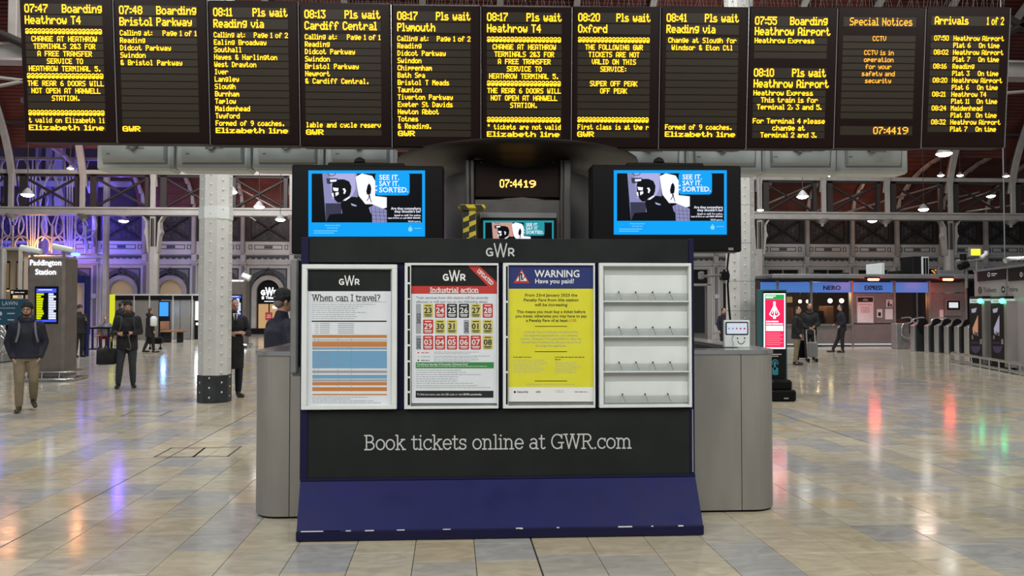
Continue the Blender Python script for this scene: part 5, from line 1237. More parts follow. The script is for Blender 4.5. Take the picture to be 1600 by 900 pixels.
b = B(glow('yellow pillar', (.75, .78, .02), .9)); p = at(173.5, 500, 36.5); b.box(p.x-.09, p.x+.09, 36.5, 36.7, at(173, 505, 36.5).z, at(173, 460, 36.5).z, 0, .02); b.box(p.x-.05, p.x+.05, 36.55, 36.65, 0, 1.2)
b.build('yellow_sign_post', None, None, 'slim glowing yellow sign post left of the ticket machine wall', 'sign post')
M_WOOD = mat('brown bench wood', (.26, .13, .07), .5, var=.2)
Yn = 35.5; t = thing('bench', 'brown wooden bench beside the slim cream column', 'bench', tuple(at(268, 600, Yn).xy)+(0,))
b = B(M_WOOD); pbox(b, 250, 516, 285, 519, Yn, .5, 0, .01); b.build('seat', t)
b = B(M_WOOD); pbox(b, 250, 502, 264, 515, Yn+.45, .06, 0, .01); b.build('backrest', t)
for x in (262, 252, 281):
    b = B(M_BLACKM); a = at(x, 500, Yn+.2).x; b.box(a-.1, a+.1, Yn+.1, Yn+.4, 0, at(x, 519, Yn).z, 0, .01); b.build('leg', t)
# ticket hall doorway with glowing logo
Yd = WY+.22; t = thing('ticket_hall_entrance', 'arched ticket hall entrance with glowing white logo and lit doorway', 'entrance', tuple(at(421, 600, Yd).xy)+(0,))
hw = .72; cx = wx0+3*BAY; spr = wz(438)-.72
b = B(M_BLACK); b.prism([(-hw, wz(474))]+[(-hw, spr)]+arc(0, spr, hw, hw, 180, 0, 14)[1:-1]+[(hw, spr), (hw, wz(474))], lambda u, v, s: (cx+u, Yd+(0, .08)[s], v)); b.build('arched_sign', t)
b = B(glow('lit logo', (1, 1, 1), 2.0)); b.map = pxmap(Yd-.002); b.logo(421, 455.5, 12, 0, w1=.17, w2=.16); b.rrect(409, 463, 412.5, 467.5, .6, 0); b.text('Tickets', 415, 467, 4, 0, bold=1, w=17); b.rect(413, 470.5, 428, 471.3, 0); b.build('illuminated_logo', t)
b = B([glow('lit ticket hall', (1, .62, .30), .55)]); b.box(cx-hw, cx+hw, Yd+.2, Yd+.25, 0, wz(474)); b.build('hall_glow', t)
b = B(M_BLACK); b.box(cx-hw, cx-hw+.06, Yd, Yd+.08, 0, wz(474)); b.box(cx+hw-.06, cx+hw, Yd, Yd+.08, 0, wz(474)); b.box(cx-.03, cx+.03, Yd, Yd+.08, 0, wz(474)); b.box(cx-hw, cx+hw, Yd, Yd+.08, wz(475), wz(474)); b.build('door_frame', t)
b = B(M_PRINTR); pbox(b, 414.5, 488, 425.5, 500.5, Yd-.02, .02); ps = b.build('red_notice', t)
b = B(M_PRINTW); b.map = pxmap(Yd-.021); b.rect(417, 492, 423, 493, 0); b.rect(416.5, 495, 423.5, 496, 0); b.build('notice_lines', t)
b = B(glow('hall light', (1, 1, 1), 3)); pbox(b, 426, 478, 438, 482, Yd+.15, .03); b.build('ceiling_light', t)
b = B(M_BLACK); p = at(400, 540, WY-.4); b.box(p.x-.3, p.x+.6, WY-.5, WY-.1, 0, .35, 0, .02); b.build('plinth_box', None, None, 'low black box on the floor beside the ticket hall entrance', 'box')
# cafe table and chairs far left
Yc = 30.; t = thing('cafe_table', 'dark high table near the seated woman, left of the yellow sign post', 'table', tuple(at(155, 600, Yc).xy)+(0,))
b = B(M_BLACK); pbox(b, 140, 511.5, 172, 514, Yc, .7, 0, .01); b.build('tabletop', t)
for x in (145, 170):
    b = B(M_NAVY); a = at(x, 500, Yc+.3).x; b.cyl((a, Yc+.3, 0), (a, Yc+.3, .86), .04, n=8); b.box(a-.3, a+.3, Yc+.1, Yc+.5, 0, .03, 0, .005); b.build('leg', t)
for i, (x, lb) in enumerate(((152, 'brown chair left of the seated woman'), (176, 'brown chair right of the seated woman'))):
    t = thing('cafe_chair', lb, 'chair', tuple(at(x, 600, 32).xy)+(0,), group='chairs at the high table')
    a = at(x, 500, 32).x
    b = B(M_WOOD); b.box(a-.2, a+.2, 32, 32.4, .43, .47, 0, .01); b.build('seat', t)
    b = B(M_WOOD); b.box(a-.2, a+.2, 32.36, 32.4, .5, .86, 0, .01); b.build('backrest', t)
    for sx in (-.17, .17):
        for sy in (32.03, 32.37): b = B(M_BLACKM); b.cyl((a+sx, sy, 0), (a+sx, sy, .44), .018, n=6); b.build('leg', t)
# wall clutter: wall camera
t = thing('security_camera', 'small white security camera between the bronze totem and the ticket hall arch', 'camera', tuple(at(383, 432, 40)))
b = B(M_WHITE); b.tube([at(379, 430, 40), at(391, 435, 40)], .16, 8); b.build('camera_body', t)
b = B(M_GREYP); b.cyl(at(383, 431, 40), at(383, 424, 40), .05, n=6); b.cyl(at(383, 424, 40), at(383, 422, WY-.2), .05, n=5); b.build('bracket', t)

# ================================================================ RIGHT: COFFEE KIOSK
YK = 31.; Z = lambda py: at(1340, py, YK).z; XK = lambda px: at(px, 500, YK).x
M_MET = mat('grey kiosk metal', (.27, .26, .255), .42, .4, var=.08)
M_BLUE = mat('blue fascia with added glow', (.04, .12, .40), .35, emit=(.07, .19, .55), es=.75)  # emission added to brighten the fascia, no lamp behind it
M_INT = mat('dark brown interior', (.07, .04, .028), .7)
t = thing('coffee_kiosk', 'flat-roofed coffee kiosk with blue fascia and lit windows', 'kiosk', (XK(1340), YK, 0))
def kb(x0, x1, y0, y1, a, c, m, name, ch=0., par=None):
    b = B(m); b.box(XK(x0), XK(x1), YK+a, YK+c, Z(y1) if y1 < 539 else 0.0, Z(y0), 0, ch); return b.build(name, par or t)
for x in (1215, 1267.5, 1331.5, 1397.5, 1452.5, 1509): kb(x-1.6, x+1.6, 437, 540, -.06, .2, M_STEEL, 'post', .01)
FX = [(1190, 1214, None), (1217, 1266, None), (1269, 1330, 'NERO'), (1333, 1396, 'EXPRESS'), (1399, 1451, None)]
for x0, x1, s in FX:
    f = kb(x0, x1, 441, 457, 0, .12, M_BLUE, 'fascia_panel', .01)
    if s:
        b = B([M_PRINTK]); b.map = pxmap(YK-.004); b.text(s, (x0+x1)/2, 453, 6.8, 0, bold=1, align='c', w=28); b.text(s, (x0+x1)/2+.5, 453, 6.8, 0, bold=1, align='c', w=28, l=.004); b.build('fascia_lettering', f)
kb(1454, 1508, 441, 457, 0, .12, M_STEEL, 'fascia_panel', .01)
for x0, x1 in ((1217, 1266), (1269, 1330), (1399, 1451)):
    g = kb(x0, x1, 458, 507 if x0 < 1300 else 522, .04, .06, M_GLASS, 'window_pane')
for x0, x1 in ((1190, 1214), (1217, 1266), (1269, 1330)):
    kb(x0, x1, 508, 538, 0, .12, M_MET, 'counter_front', .01)
    kb(x0, x1, 506, 508.5, -.15, .3, M_STEELB, 'counter_ledge', .01)
kb(1399, 1451, 522, 541, 0, .12, M_MET, 'counter_front', .01)
for y0, y1 in ((458, 505), (506.5, 541)): kb(1333.5, 1396, y0, y1, .0, .12, M_MET, 'metal_panel', .01)
kb(1454, 1508, 458, 541, 0, .12, M_MET, 'metal_panel', .01)
kb(1217, 1396, 537, 538.6, -.04, .0, glow('plinth light strip', (.8, .85, .85), .7), 'plinth_light')
kb(1190, 1512, 430, 437.5, -1.2, 5, M_GREYP, 'flat_roof', .04); kb(1150, 1512, 437.4, 439, -1.2, -.2, M_BLACKM, 'roof_soffit')
kb(1190, 1512, 440, 541, 4, 4.2, M_INT, 'rear_wall'); kb(1190, 1512, 438, 440, .2, 4, M_INT, 'inner_ceiling'); kb(1190, 1191, 440, 541, .2, 4, M_INT, 'end_wall')
kb(1396, 1398, 440, 541, .2, 4, M_INT, 'partition')
M_CLUT = [mat('coffee machine steel', (.3, .3, .3), .3, .8), mat('brown shelf goods', (.25, .12, .05), .6), mat('cream menu board', (.5, .42, .28), .6), M_BLACK]
rnd = random.Random(12)
for (x0, x1, y0, y1, m) in ((1222, 1238, 490, 508, 0), (1244, 1262, 480, 508, 1), (1276, 1300, 492, 508, 0), (1302, 1312, 486, 508, 3), (1316, 1328, 478, 508, 1), (1402, 1420, 494, 522, 0), (1424, 1446, 500, 522, 1)):
    b = B(M_CLUT[m]); b.box(XK(x0), XK(x1), YK+1.4, YK+2.2, 0, Z(y0), 0, .03); b.build('interior_fitting', t)
for (x0, x1, y0, y1) in ((1420, 1446, 462, 478), (1280, 1298, 462, 472)):
    b = B(glow('menu light box', (.8, .5, .2), .5)); b.box(XK(x0), XK(x1), YK+3.8, YK+3.9, Z(y1), Z(y0)); b.build('menu_board', t)
b = B(glow('orange heater glow', (1, .32, .08), 1.6)); b.box(XK(1401), XK(1408), YK+2.5, YK+2.6, Z(486), Z(464)); b.build('warm_light', t)
for (px, py) in ((1250, 471), (1262, 471), (1297, 470), (1315, 470)):
    l = thing('pendant_lamp', {1250: 'warm pendant lamp, leftmost inside the coffee kiosk', 1262: 'warm pendant lamp, second from the left inside the coffee kiosk', 1297: 'warm pendant lamp glowing behind the large coffee kiosk window, left one of two', 1315: 'warm pendant lamp just above the man in the navy jacket'}[px], 'lamp', tuple(at(px, py, YK+1.2)), group='pendant lamps in the coffee kiosk')
    p = at(px, py, YK+1.2); b = B(glow('warm globe', (1, .80, .42), 9)); b.ball(tuple(p), .075 if px < 1280 else .10, 0, 10, 7); b.build('globe', l)
    b = B(M_BLACK); b.cyl((p.x, p.y, p.z+.1), (p.x, p.y, Z(440)), .012, n=5); b.build('flex', l)
point('kiosk_inside', (XK(1300), YK+1.6, 2.3), 45, (1, .72, .42)); point('kiosk_inside', (XK(1425), YK+2, 2.0), 35, (1, .45, .2))
# notices on the kiosk
b = B([M_STEELB, M_WHITEP, M_PRINTK, M_PRINTG]); b.map = pxmap(YK-.01); sp(b, b.map, 1337.5, 462.5, 1365.5, 505.5, .03, 0, 0); b.rect(1339, 464, 1364, 504, 1, .031); b.rect(1339.5, 464.5, 1363.5, 472, 2, .033); b.logo(1351.5, 468.3, 3.5, 1, .035)
b.text('Industrial action', 1341.5, 477, 3, 3, bold=1, w=20, l=.033); b.rrect(1345, 480, 1357.5, 488.5, 1.5, 3, .033); b.rrect(1346, 481, 1356.5, 487.5, 1.2, 1, .034); b.text('60', 1351.3, 486.8, 5, 3, bold=1, align='c', l=.035); smalltext(b, 1342, 492, 1361, 499, 2.5, 3, .8, .2, 21)
b.v = [tuple(q) for q in b.v]; b.build('framed_notice', None, None, 'white framed notice with black header on the kiosk wall', 'notice')
for i, (x0, y0, x1, y1, lb) in enumerate(((1384.5, 468, 1395, 480, 'small white notice with a black figure symbol, top right of the framed notice'), (1370, 483, 1378.5, 496, 'small white notice with black square beside the framed notice'), (1383, 482.5, 1395, 499, 'plain pale paper notice under the figure symbol on the kiosk'), (1468, 484, 1474, 500, 'narrow white leaflet on the right kiosk panel'))):
    b = B([M_WHITEP, M_PRINTK, M_PRINTG]); b.map = pxmap(YK-.012); b.rect(x0, y0, x1, y1, 0, .002)
    if i == 0: b.rect(1387, 473, 1390, 479, 1, .004); b.rect(1391, 475, 1393.5, 479, 1, .004); b.poly(arc(1388.5, 471.5, 1.2, 1.2, 0, 330, 8)[:-1], 1, .004)
    elif i == 1: b.rrect(1372, 488, 1376.5, 494, .6, 1, .004)
    else: smalltext(b, x0+1.5, y0+3, x1-1.5, y1-3, 2.6, 2, .6, .3, i)
    b.build('paper_notice', None, None, lb, 'notice')
t2 = thing('help_point', 'grey wall unit with small glowing screen on the right kiosk panel', 'wall unit', tuple(at(1490, 493, YK-.1)))
b = B(M_GREYP); pbox(b, 1477.5, 466, 1503, 494, YK-.12, .12, 0, .02); b.build('unit_case', t2)
b = B(M_BLACK); pbox(b, 1480.5, 470, 1500, 484, YK-.14, .03, 0, .005); b.build('bezel', t2)
b = B(glow('unit screen', (.8, .82, .85), .9)); pbox(b, 1483, 472.5, 1497, 481, YK-.15, .02); b.build('display', t2)
# glowing red infrared heaters
RH = glow('red hot heater', (1, .065, .03), 30)
for x0, x1, lb in ((1357.5, 1374.5, 'glowing red heater over the coffee kiosk notice'), (1475, 1490.5, 'glowing red heater over the right kiosk panel')):
    h = thing('infrared_heater', lb, 'heater', tuple(at((x0+x1)/2, 440, YK-1.4)), group='red heaters on the kiosk roof edge')
    b = B(M_BLACK); pbox(b, x0-1, 432.5, x1+1, 435, YK-1.5, .3, 0, .02); b.build('hood', h)
    b = B(RH); pbox(b, x0, 434.8, x1, 438.5, YK-1.46, .12, 0, .03); b.build('element', h)
    a = at((x0+x1)/2, 439, YK-1.2); area('heater_glow', tuple(a), .5, 16, (1, .08, .04), (a.x, a.y+1.2, 0))
# plant on the kiosk roof
def roofbox(name, x0, y0, x1, y1, dY, d, m, label, cat, extra=None):
    o = thing(name, label, cat, tuple(at((x0+x1)/2, y1, YK+dY))); b = B(m); pbox(b, x0, y0, x1, y1, YK+dY, d, 0, .03); b.build('casing', o)
    if extra: extra(o)
    return o
def fins(o):
    b = B(M_WHITE); pbox(b, 1442, 401, 1451, 431, YK+.9, .1); b.build('side_panel', o)
    for x in (1443.5, 1447.5): b = B(M_BLACK); pbox(b, x, 403, x+2.4, 430, YK+.88, .05); b.build('grille', o)
roofbox('condenser_unit', 1427, 400.5, 1451.5, 431.5, 1, 1, M_BLACKM, 'tall black and white condenser unit on the kiosk roof', 'air conditioner', fins)
roofbox('duct_box', 1467, 422, 1507, 433, 1, 1.2, M_GREYP, 'long grey duct box on the kiosk roof right of the condenser', 'duct')
roofbox('control_box', 1402, 423, 1424, 431.5, 1.2, .8, M_BLACKM, 'low black box on the kiosk roof left of the condenser', 'box')
roofbox('roof_hatch', 1273, 426, 1284, 431.5, 1, .6, M_BLACKM, 'small black box on the kiosk roof above the blue fascia lettering', 'box')
roofbox('cable_box', 1315, 426, 1328, 431.5, 1, .5, M_BLACKM, 'flat black box on the kiosk roof near the white blade sign', 'box')
b = B(M_WHITE); pbox(b, 1376.5, 411, 1382.5, 432, YK-.5, 1.2, 0, .02); b.build('blade_sign', None, None, 'upright white blade sign on the kiosk roof', 'sign')
b = B(glow('orange display', (1, .42, .08), 1.2)); b.map = pxmap(YK+1.3)
for x, y in ((1456, 423), (1460, 427), (1455, 429), (1461, 422), (1458, 425)): b.rect(x-1.2, y-.8, x+1.4, y+.9, 0, .03)
sp(b, b.map, 1452, 420, 1464, 432, 0, .1, b.mx(M_BLACK)); b.build('small_led_sign', None, None, 'small orange led sign beside the condenser unit', 'sign')
# gallery structures behind, right
t = thing('yellow_sign', 'small glowing yellow sign high right, above the ticket gates', 'sign', tuple(at(1525, 400, 29)))
b = B(M_GREYP); pbox(b, 1516, 386.5, 1534.5, 401, 29, .15, 0, .02); b.build('frame', t)
b = B(glow('yellow panel', (1, .86, .05), 1.4)); pbox(b, 1518, 389, 1532, 399, 28.97, .05); b.build('panel', t)
b = B(M_GREYP); p = at(1526, 400, 29.1); b.cyl(p, (p.x, p.y, 0), .04, n=6); b.build('post', t)
b = B(M_GREYP); p = at(1570, 404, 22); b.cyl(p, (p.x, p.y, 19), .02, n=5); b.build('hanging_cable', None, None, 'thin cable dropping from the roof to the ticket machine block', 'cable')
t = thing('roof_camera_cluster', 'pale camera cluster on the roof edge left of the ticket machine block', 'camera', tuple(at(1520, 412, 24)))
b = B(M_GREYP); pbox(b, 1498, 405, 1520, 410, 24, .2, 0, .03); b.build('rail_box', t)
b = B(M_WHITE); b.tube([at(1533, 403, 24), at(1541, 397, 24), at(1541, 392, 24)], .07, 6); b.build('camera_body', t)
b = B(M_BLACK); b.tube([at(1505, 397, 24), at(1505, 406, 24)], .1, 8); b.tube([at(1499, 418, 24), at(1512, 413, 24)], .12, 6); b.build('dark_camera', t)
b = B(M_GREYP); b.cyl(at(1510, 407, 24.1), at(1510, 450, 24.1), .05, n=5); b.cyl(at(1537, 405, 24.1), at(1512, 408, 24.1), .04, n=5); b.build('bracket', t)
b = B(M_STEELB); b.tube([at(1570, 408, 21), at(1577, 404, 21), at(1640, 402, 20)], .08, 8); b.build('service_pipe', None, None, 'pale service pipe over the ticket machine block', 'pipe')
# ================================================================ TICKET GATES
M_GATE = mat('dark gate panel', (.030, .032, .035), .35)
gate_lb = ['ticket gate pedestal next to the wide luggage gate', 'third ticket gate pedestal from the kiosk', 'fourth ticket gate pedestal from the kiosk', 'fifth ticket gate pedestal from the kiosk', 'ticket gate pedestal nearest the ticket machine block', 'last ticket gate pedestal, hidden partly by the machine block']
gp = [(1424.5, 548.5), (1446, 549.8), (1461.5, 551), (1477, 552.3), (1493, 553.8), (1508.5, 555.2), (1523, 556.5)]
gate_lb = ['ticket gate pedestal right beside the open chrome loop gate'] + ['second', 'third', 'fourth', 'fifth'] + ['ticket gate pedestal nearest the ticket machine block', 'ticket gate pedestal cut off by the ticket machine block']
for i, (px, py) in enumerate(gp):
    p = G(px, py); lb = gate_lb[i] if ' ' in gate_lb[i] else f'{gate_lb[i]} dark ticket gate pedestal from the chrome loop gate'
    t = thing('ticket_gate', lb, 'ticket gate', tuple(p), (0, 0, math.radians(-88)), group='row of ticket gates')
    def L(b, name): return b.build(name, t, local=True)
    b = B(M_GATE); b.prism([(0, 0), (0, .95), (.12, 1.08), (1.5, 1.02), (1.5, 0)], lambda u, v, s: (.0+(.0, .22)[s], u+.02, v)); L(b, 'pedestal')
    b = B(M_STEELB); b.box(-.01, .23, -.05, .06, 0, 1.0, 0, .02); L(b, 'silver_edge')
    b = B([M_STEEL, M_BLACK]); b.prism([(-.02, .98), (.2, 1.10), (1.45, 1.06), (1.45, 1.02), (.2, 1.05)], lambda u, v, s: (-.01+(.0, .24)[s], u, v)); L(b, 'top_cover')
    b = B(M_BLACKM); b.prism(arc(.55, .98, .22, .28, 0, 350, 12)[:-1], lambda u, v, s: (.24+(.0, .03)[s], u-.25, v+.0)); L(b, 'gate_paddle')
    b = B(M_GREYP); b.box(.03, .18, .2, .34, 1.08, 1.16, 0, .02); L(b, 'card_reader')
pL = G(1402, 545.5); t = thing('luggage_gate', 'wide luggage gate with curled chrome hoops next to the kiosk', 'ticket gate', tuple(pL))
b = B(M_MET); pbox(b, 1401, 505, 1421, 545.5, pL.y+.05, .4, 0, .03); b.build('pedestal', t)
for cx, y0, y1 in ((1414, 498, 530), (1436, 498, 504)):
    b = B(M_STEELB); Yh_ = pL.y-.05; b.tube([at(*q, Yh_) for q in curve([(cx-6, y0-1), (cx+8, y0-2), (cx+10, y0+5), (cx-3, y0+9), (cx-5, (y0+y1)/2+6), (cx-3, y1-5), (cx+8, y1-1), (cx+11, y1-3)] if y1 > 510 else [(cx-8, y0), (cx+6, y0-2), (cx+8, y0+5), (cx-4, y0+7), (cx-9, y0+4), (cx-8, y0)])], .03, 7); b.build('chrome_hoop', t)
b = B(M_STEELB); Yh_ = pL.y-.2; b.tube([at(*q, Yh_) for q in curve([(1455, 506), (1456, 500), (1462, 497), (1478, 497), (1482, 502)])], .025, 7); b.build('chrome_hoop', t)
# ================================================================ TICKET MACHINE BLOCK (far right)
A_, B_ = G(1524, 569), G(1600, 584.5); mp = vplane(A_, B_)
M_BLK = mat('pinkish grey block panel', (.36, .33, .33), .45, .2, var=.06)
t = thing('ticket_machine_block', 'grey block with Tickets and Trains signs and two dark machines', 'ticket machines', tuple(A_))
b = B(M_BLK); sp(b, mp, 1524.5, 413, 1700, 575, 0, 2.6, 0); z = [v for v in b.v]; b.v = [(x, y, 0.0 if zz < 1 else zz) for x, y, zz in z]; b.build('block_body', t)
for x0, x1 in ((1529, 1573), (1577, 1640)):
    b = B(M_BLACK); sp(b, mp, x0, 418 if x0 < 1570 else 416, x1, 438 if x0 < 1570 else 437, .03, 0, 0); s_ = b.build('header_sign', t)
    b = B(M_PRINTW); b.map = mp; cx = 1547 if x0 < 1570 else 1598; b.line(arc(cx, 429, 1.6, 3.4, 0, 360, 10), .8, 0, .034); b.rect(cx+4, 427, cx+13, 428.2, 0, .034); b.rect(cx+4, 430, cx+10, 431, 0, .034); b.build('sign_lettering', s_)
b = B(M_STEELB); sp(b, mp, 1524, 411, 1700, 415, .06, 2.7, 0); b.build('top_trim', t)
b = B(M_GREYP); sp(b, mp, 1573.5, 415, 1576.5, 575, .01, 0, 0); b.build('panel_joint', t)
b = B([M_PRINTK]); b.map = mp; b.line(arc(1531.5, 453.5, 2.2, 5, 0, 360, 12), 1.4, 0, .004); b.rect(1530.9, 451.5, 1532.1, 456, 0, .004); b.text('Tickets', 1536, 456.5, 7.2, 0, l=.004, w=21)
b.poly(arc(1567.5, 452.3, 3, 5.4, 0, 345, 14)[:-1], 0, .004); b.text('Trains', 1572, 455.2, 7.4, 0, l=.004, w=19); b.build('wall_lettering', t)
b = B(M_WHITE); b.map = mp; b.line([(1566, 452.3), (1569, 452.3)], .8, 0, .006); b.line([(1567.6, 450.3), (1569, 452.3), (1567.6, 454.4)], .8, 0, .006); b.build('arrow_symbol', t)
GG = glow('green indicator', (.05, 1, .35), 9); GPN = glow('machine screen', (.45, .42, .55), .7)
for i, (x0, x1, yb, lb) in enumerate(((1529, 1550, 570, 'dark ticket vending machine, nearer the gates, with green light'), (1563.5, 1586, 575.5, 'dark ticket vending machine under the Trains sign'))):
    m = thing('vending_machine', lb, 'ticket machine', tuple(mp(x0, yb, .05)), group='ticket vending machines')
    b = B(M_BLACK); sp(b, mp, x0, 463, x1, yb, .22, 0, 0); b.v = [(x, y, max(zz, 0.0) if zz > .3 else 0.02) for x, y, zz in b.v]; b.build('machine_case', m)
    b = B(M_STEEL); sp(b, mp, x1+.3, 470, x1+4.5, yb-1, .24, 0, 0); b.build('side_fin', m)
    b = B(glow('machine header', (.6, .75, .7), .7)); b.map = mp; sp(b, mp, x0+.2, 467, x1, 473.5, .235, 0, 0); hd = b.build('header', m)
    b = B(M_PRINTK); b.map = mp; b.text('TICKETS', x0+3, 471.8, 2.6, 0, bold=1, l=.237, w=11); b.build('header_lettering', hd)
    b = B(GG); p = mp(x1-1, 470.3, .28); b.ball(tuple(p), .07, 0, 10, 6); b.build('green_indicator', m)
    b = B([GPN, glow('machine orange', (.75, .35, .2), .6)]); b.map = mp; b.poly([(x0+2, 483), (x0+11, 481), (x0+9, 488), (x0+3, 489)], 0, .225); b.poly([(x0+4, 513), (x0+13, 492), (x0+13, 519), (x0+5, 522)], 1 if i == 0 else 0, .225); b.build('screen', m)
    b = B(M_STEELB); b.map = mp
    for q in ((3, 524), (7, 518), (11, 519)): b.rect(x0+q[0], q[1], x0+q[0]+2.5, q[1]+6, 0, .226)
    b.rect(x0+16, 530, x0+19.5, 538, 0, .226); b.build('keypad', m)
    b = B(mat('purple decal', (.05, .03, .10), .4)); b.map = mp; b.poly(arc((x0+x1)/2-1, 541, 8, 11, 0, 180, 10), 0, .226); b.rect(x0+2, 535, x0+14, 536.5, 0, .226); b.build('decal', m)
    p = mp(x1-1, 470, .5); point('green_spill', tuple(p), .35, (.1, 1, .4), .05)
b = B(M_STEELB); q0, q1 = G(1516, 571), G(1700, 607)
d = (q1-q0).normalized(); up = Vector((0, 0, 1))
b.tube([q0+Vector((.25, 1.2, .28)), q0+up*.28, q1+up*.28], .04, 8); b.tube([q0+Vector((.25, 1.2, .06)), q0+up*.06, q1+up*.06], .04, 8)
L_ = (q1-q0).length
for k in range(8): r = q0+(q1-q0)*(k*.6/L_+.02); b.cyl(r+up*0, r+up*.28, .03, n=6)
b.build('bumper_rail', t)
# ================================================================ PEOPLE
PEND = []
def remesh(b, name, parent, voxel, m, sm=4, **k):
    o = b.build(name, parent, local=parent is not None, **k)
    o.data.materials.clear(); o.data.materials.append(m)
    r = o.modifiers.new('r', 'REMESH'); r.mode = 'VOXEL'; r.voxel_size = voxel; r.use_smooth_shade = True
    s_ = o.modifiers.new('s', 'SMOOTH'); s_.factor = .5; s_.iterations = sm
    PEND.append((o, m)); return o
def cap(b, pts, rs, n=10):
    b.tube(pts, rs, n)
    for p, r in zip(pts, rs): b.ball(p, r*.995, 0, n, 6)
SKIN = mat('skin', (.48, .27, .19), .5, var=.06, vs=20)
def cloth(name, col, r=.85): return mat('cloth '+name, col, r, var=.18, vs=9, bump=.35, bs=60)
C_NAVY, C_BLK, C_KHA, C_GREY, C_CHAR, C_GRN = cloth('navy', (.010, .012, .026)), cloth('black', (.010, .010, .012)), cloth('khaki', (.20, .165, .105)), cloth('grey', (.14, .14, .15)), cloth('charcoal', (.028, .034, .036)), cloth('olive', (.035, .038, .022))
C_RED, C_BLUE = cloth('dark red', (.10, .012, .015)), cloth('blue', (.03, .05, .22)); M_SHOE = mat('shoe leather', (.012, .010, .009), .4); M_HAIR = mat('dark hair', (.016, .011, .008), .7, bump=.4, bs=80); M_BRSHOE = mat('brown shoe leather', (.05, .033, .022), .4)
V = Vector
def person(label, pos, yaw, h=1.76, el=None, wr=None, kn=None, an=None, hip=(0, 0, .93), lean=(0, 0), head_yaw=0., head_pitch=0., jacket=C_NAVY, hem=.80, trousers=C_BLK, shoe=M_SHOE, hat=None, hair=M_HAIR, beard=None, glasses=False, hood=False, fine=.010, bulk=1., fingers_curl=.6, scarf=None, hand_dir=None, toe=None, tie=False, straps=None):
    k = h/1.76
    hip = V(hip); sh_c = V((hip.x+lean[0], hip.y+lean[1], hip.z+.50))
    neck = sh_c+V((lean[0]*.2, lean[1]*.2-.005, .09)); hd = neck+V((lean[0]*.2, lean[1]*.2-.02, .155))
    root = None
    S = [sh_c+V((sx*.178, 0, -.015)) for sx in (-1, 1)]
    el = [V(p) for p in (el or [(-.27, .03, 1.14), (.27, .03, 1.14)])]; wr = [V(p) for p in (wr or [(-.28, -.06, .90), (.28, -.06, .90)])]
    Hp = [hip+V((sx*.092, 0, -.02)) for sx in (-1, 1)]
    kn = [V(p) for p in (kn or [(-.10, -.02, .50), (.10, -.02, .50)])]; an = [V(p) for p in (an or [(-.10, .02, .085), (.10, .02, .085)])]
    toe = [V(p) for p in (toe or [a+V((sx*.03, -.19, -.055)) for a, sx in zip(an, (-1, 1))])]
    RH = Matrix.Rotation(head_yaw, 3, 'Z') @ Matrix.Rotation(head_pitch, 3, 'X')
    H = lambda x, y, z: hd+RH@V((x, y, z))
    b = B(SKIN)
    # torso, neck, head
    mid = (hip+sh_c)/2
    b.loft([((hip.x, hip.y, hip.z-.09), .11, .09), ((hip.x, hip.y, hip.z), .155, .11), ((mid.x, mid.y, mid.z-.07), .13, .095), ((mid.x, mid.y-.01, mid.z+.1), .155, .11), ((sh_c.x, sh_c.y-.005, sh_c.z-.06), .165, .105), ((sh_c.x, sh_c.y, sh_c.z+.01), .12, .08), ((sh_c.x, sh_c.y, sh_c.z+.05), .06, .055)], 16)
    cap(b, [sh_c+V((0, 0, .02)), neck, hd+V((0, .01, -.04))], [.062, .055, .055])
    b.ball(H(0, .008, .03), (.074, .093, .083), 0, 16, 10, RH); b.ball(H(0, -.022, -.035), (.057, .066, .072), 0, 14, 8, RH); b.ball(H(0, -.05, -.082), (.030, .03, .022), 0, 10, 6, RH)
    cap(b, [H(0, -.09, .012), H(0, -.108, -.022)], [.010, .015], 8); b.ball(H(0, -.088, .025), (.048, .014, .010), 0, 8, 5, RH)
    for sx in (-1, 1): b.ball(H(sx*.076, .012, -.012), (.009, .019, .030), 0, 8, 6, RH)
    b.ball(H(0, -.088, -.055), (.022, .010, .008), 0, 8, 5, RH)
    for i in (0, 1):
        sx = (-1, 1)[i]
        cap(b, [S[i], S[i].lerp(el[i], .5), el[i]], [.054, .047, .040]); cap(b, [el[i], el[i].lerp(wr[i], .4), wr[i]], [.040, .038, .026])
        d = ((V(hand_dir[i]) if hand_dir else (wr[i]-el[i]))).normalized(); side = V((-sx, 0, 0)); side = (side-d*side.dot(d))
        if side.length < .2: side = V((0, -1, 0))-d*V((0, -1, 0)).dot(d)
        side.normalize(); nrm = d.cross(side).normalized()
        across = nrm; palmn = side                               # palm faces the body
        c = wr[i]+d*.05
        for q in (-.024, -.008, .008, .024): cap(b, [wr[i]+d*.005+across*q*.6, wr[i]+d*.088+across*q], [.014, .0125], 7)
        for q, L in ((-.027, .052), (-.009, .070), (.009, .074), (.027, .064)):
            p0 = wr[i]+d*.088+across*q; p1 = p0+(d+palmn*fingers_curl*.4).normalized()*L*.5; p2 = p1+(d*(1-fingers_curl*.6)+palmn*fingers_curl).normalized()*L*.5
            cap(b, [p0, p1, p2], [.0095, .009, .008], 6)
        tdir = across if (across.y < 0) else -across
        cap(b, [wr[i]+d*.025+tdir*.02, wr[i]+d*.055+tdir*.042+palmn*.012, wr[i]+d*.085+tdir*.048+palmn*.028], [.013, .011, .009], 6)
        cap(b, [Hp[i], Hp[i].lerp(kn[i], .4), kn[i]], [.088, .074, .052]); cap(b, [kn[i], kn[i].lerp(an[i], .35), an[i]], [.050, .053, .034]); cap(b, [an[i]+V((0, .02, -.03)), toe[i]], [.036, .028])
    s4 = Matrix.Scale(k, 4)
    R4 = Matrix.Rotation(yaw, 4, 'Z')
    pos = V(pos)
    def fin(bb):
        bb.v = [tuple(V(p)*k) for p in bb.v]; return bb
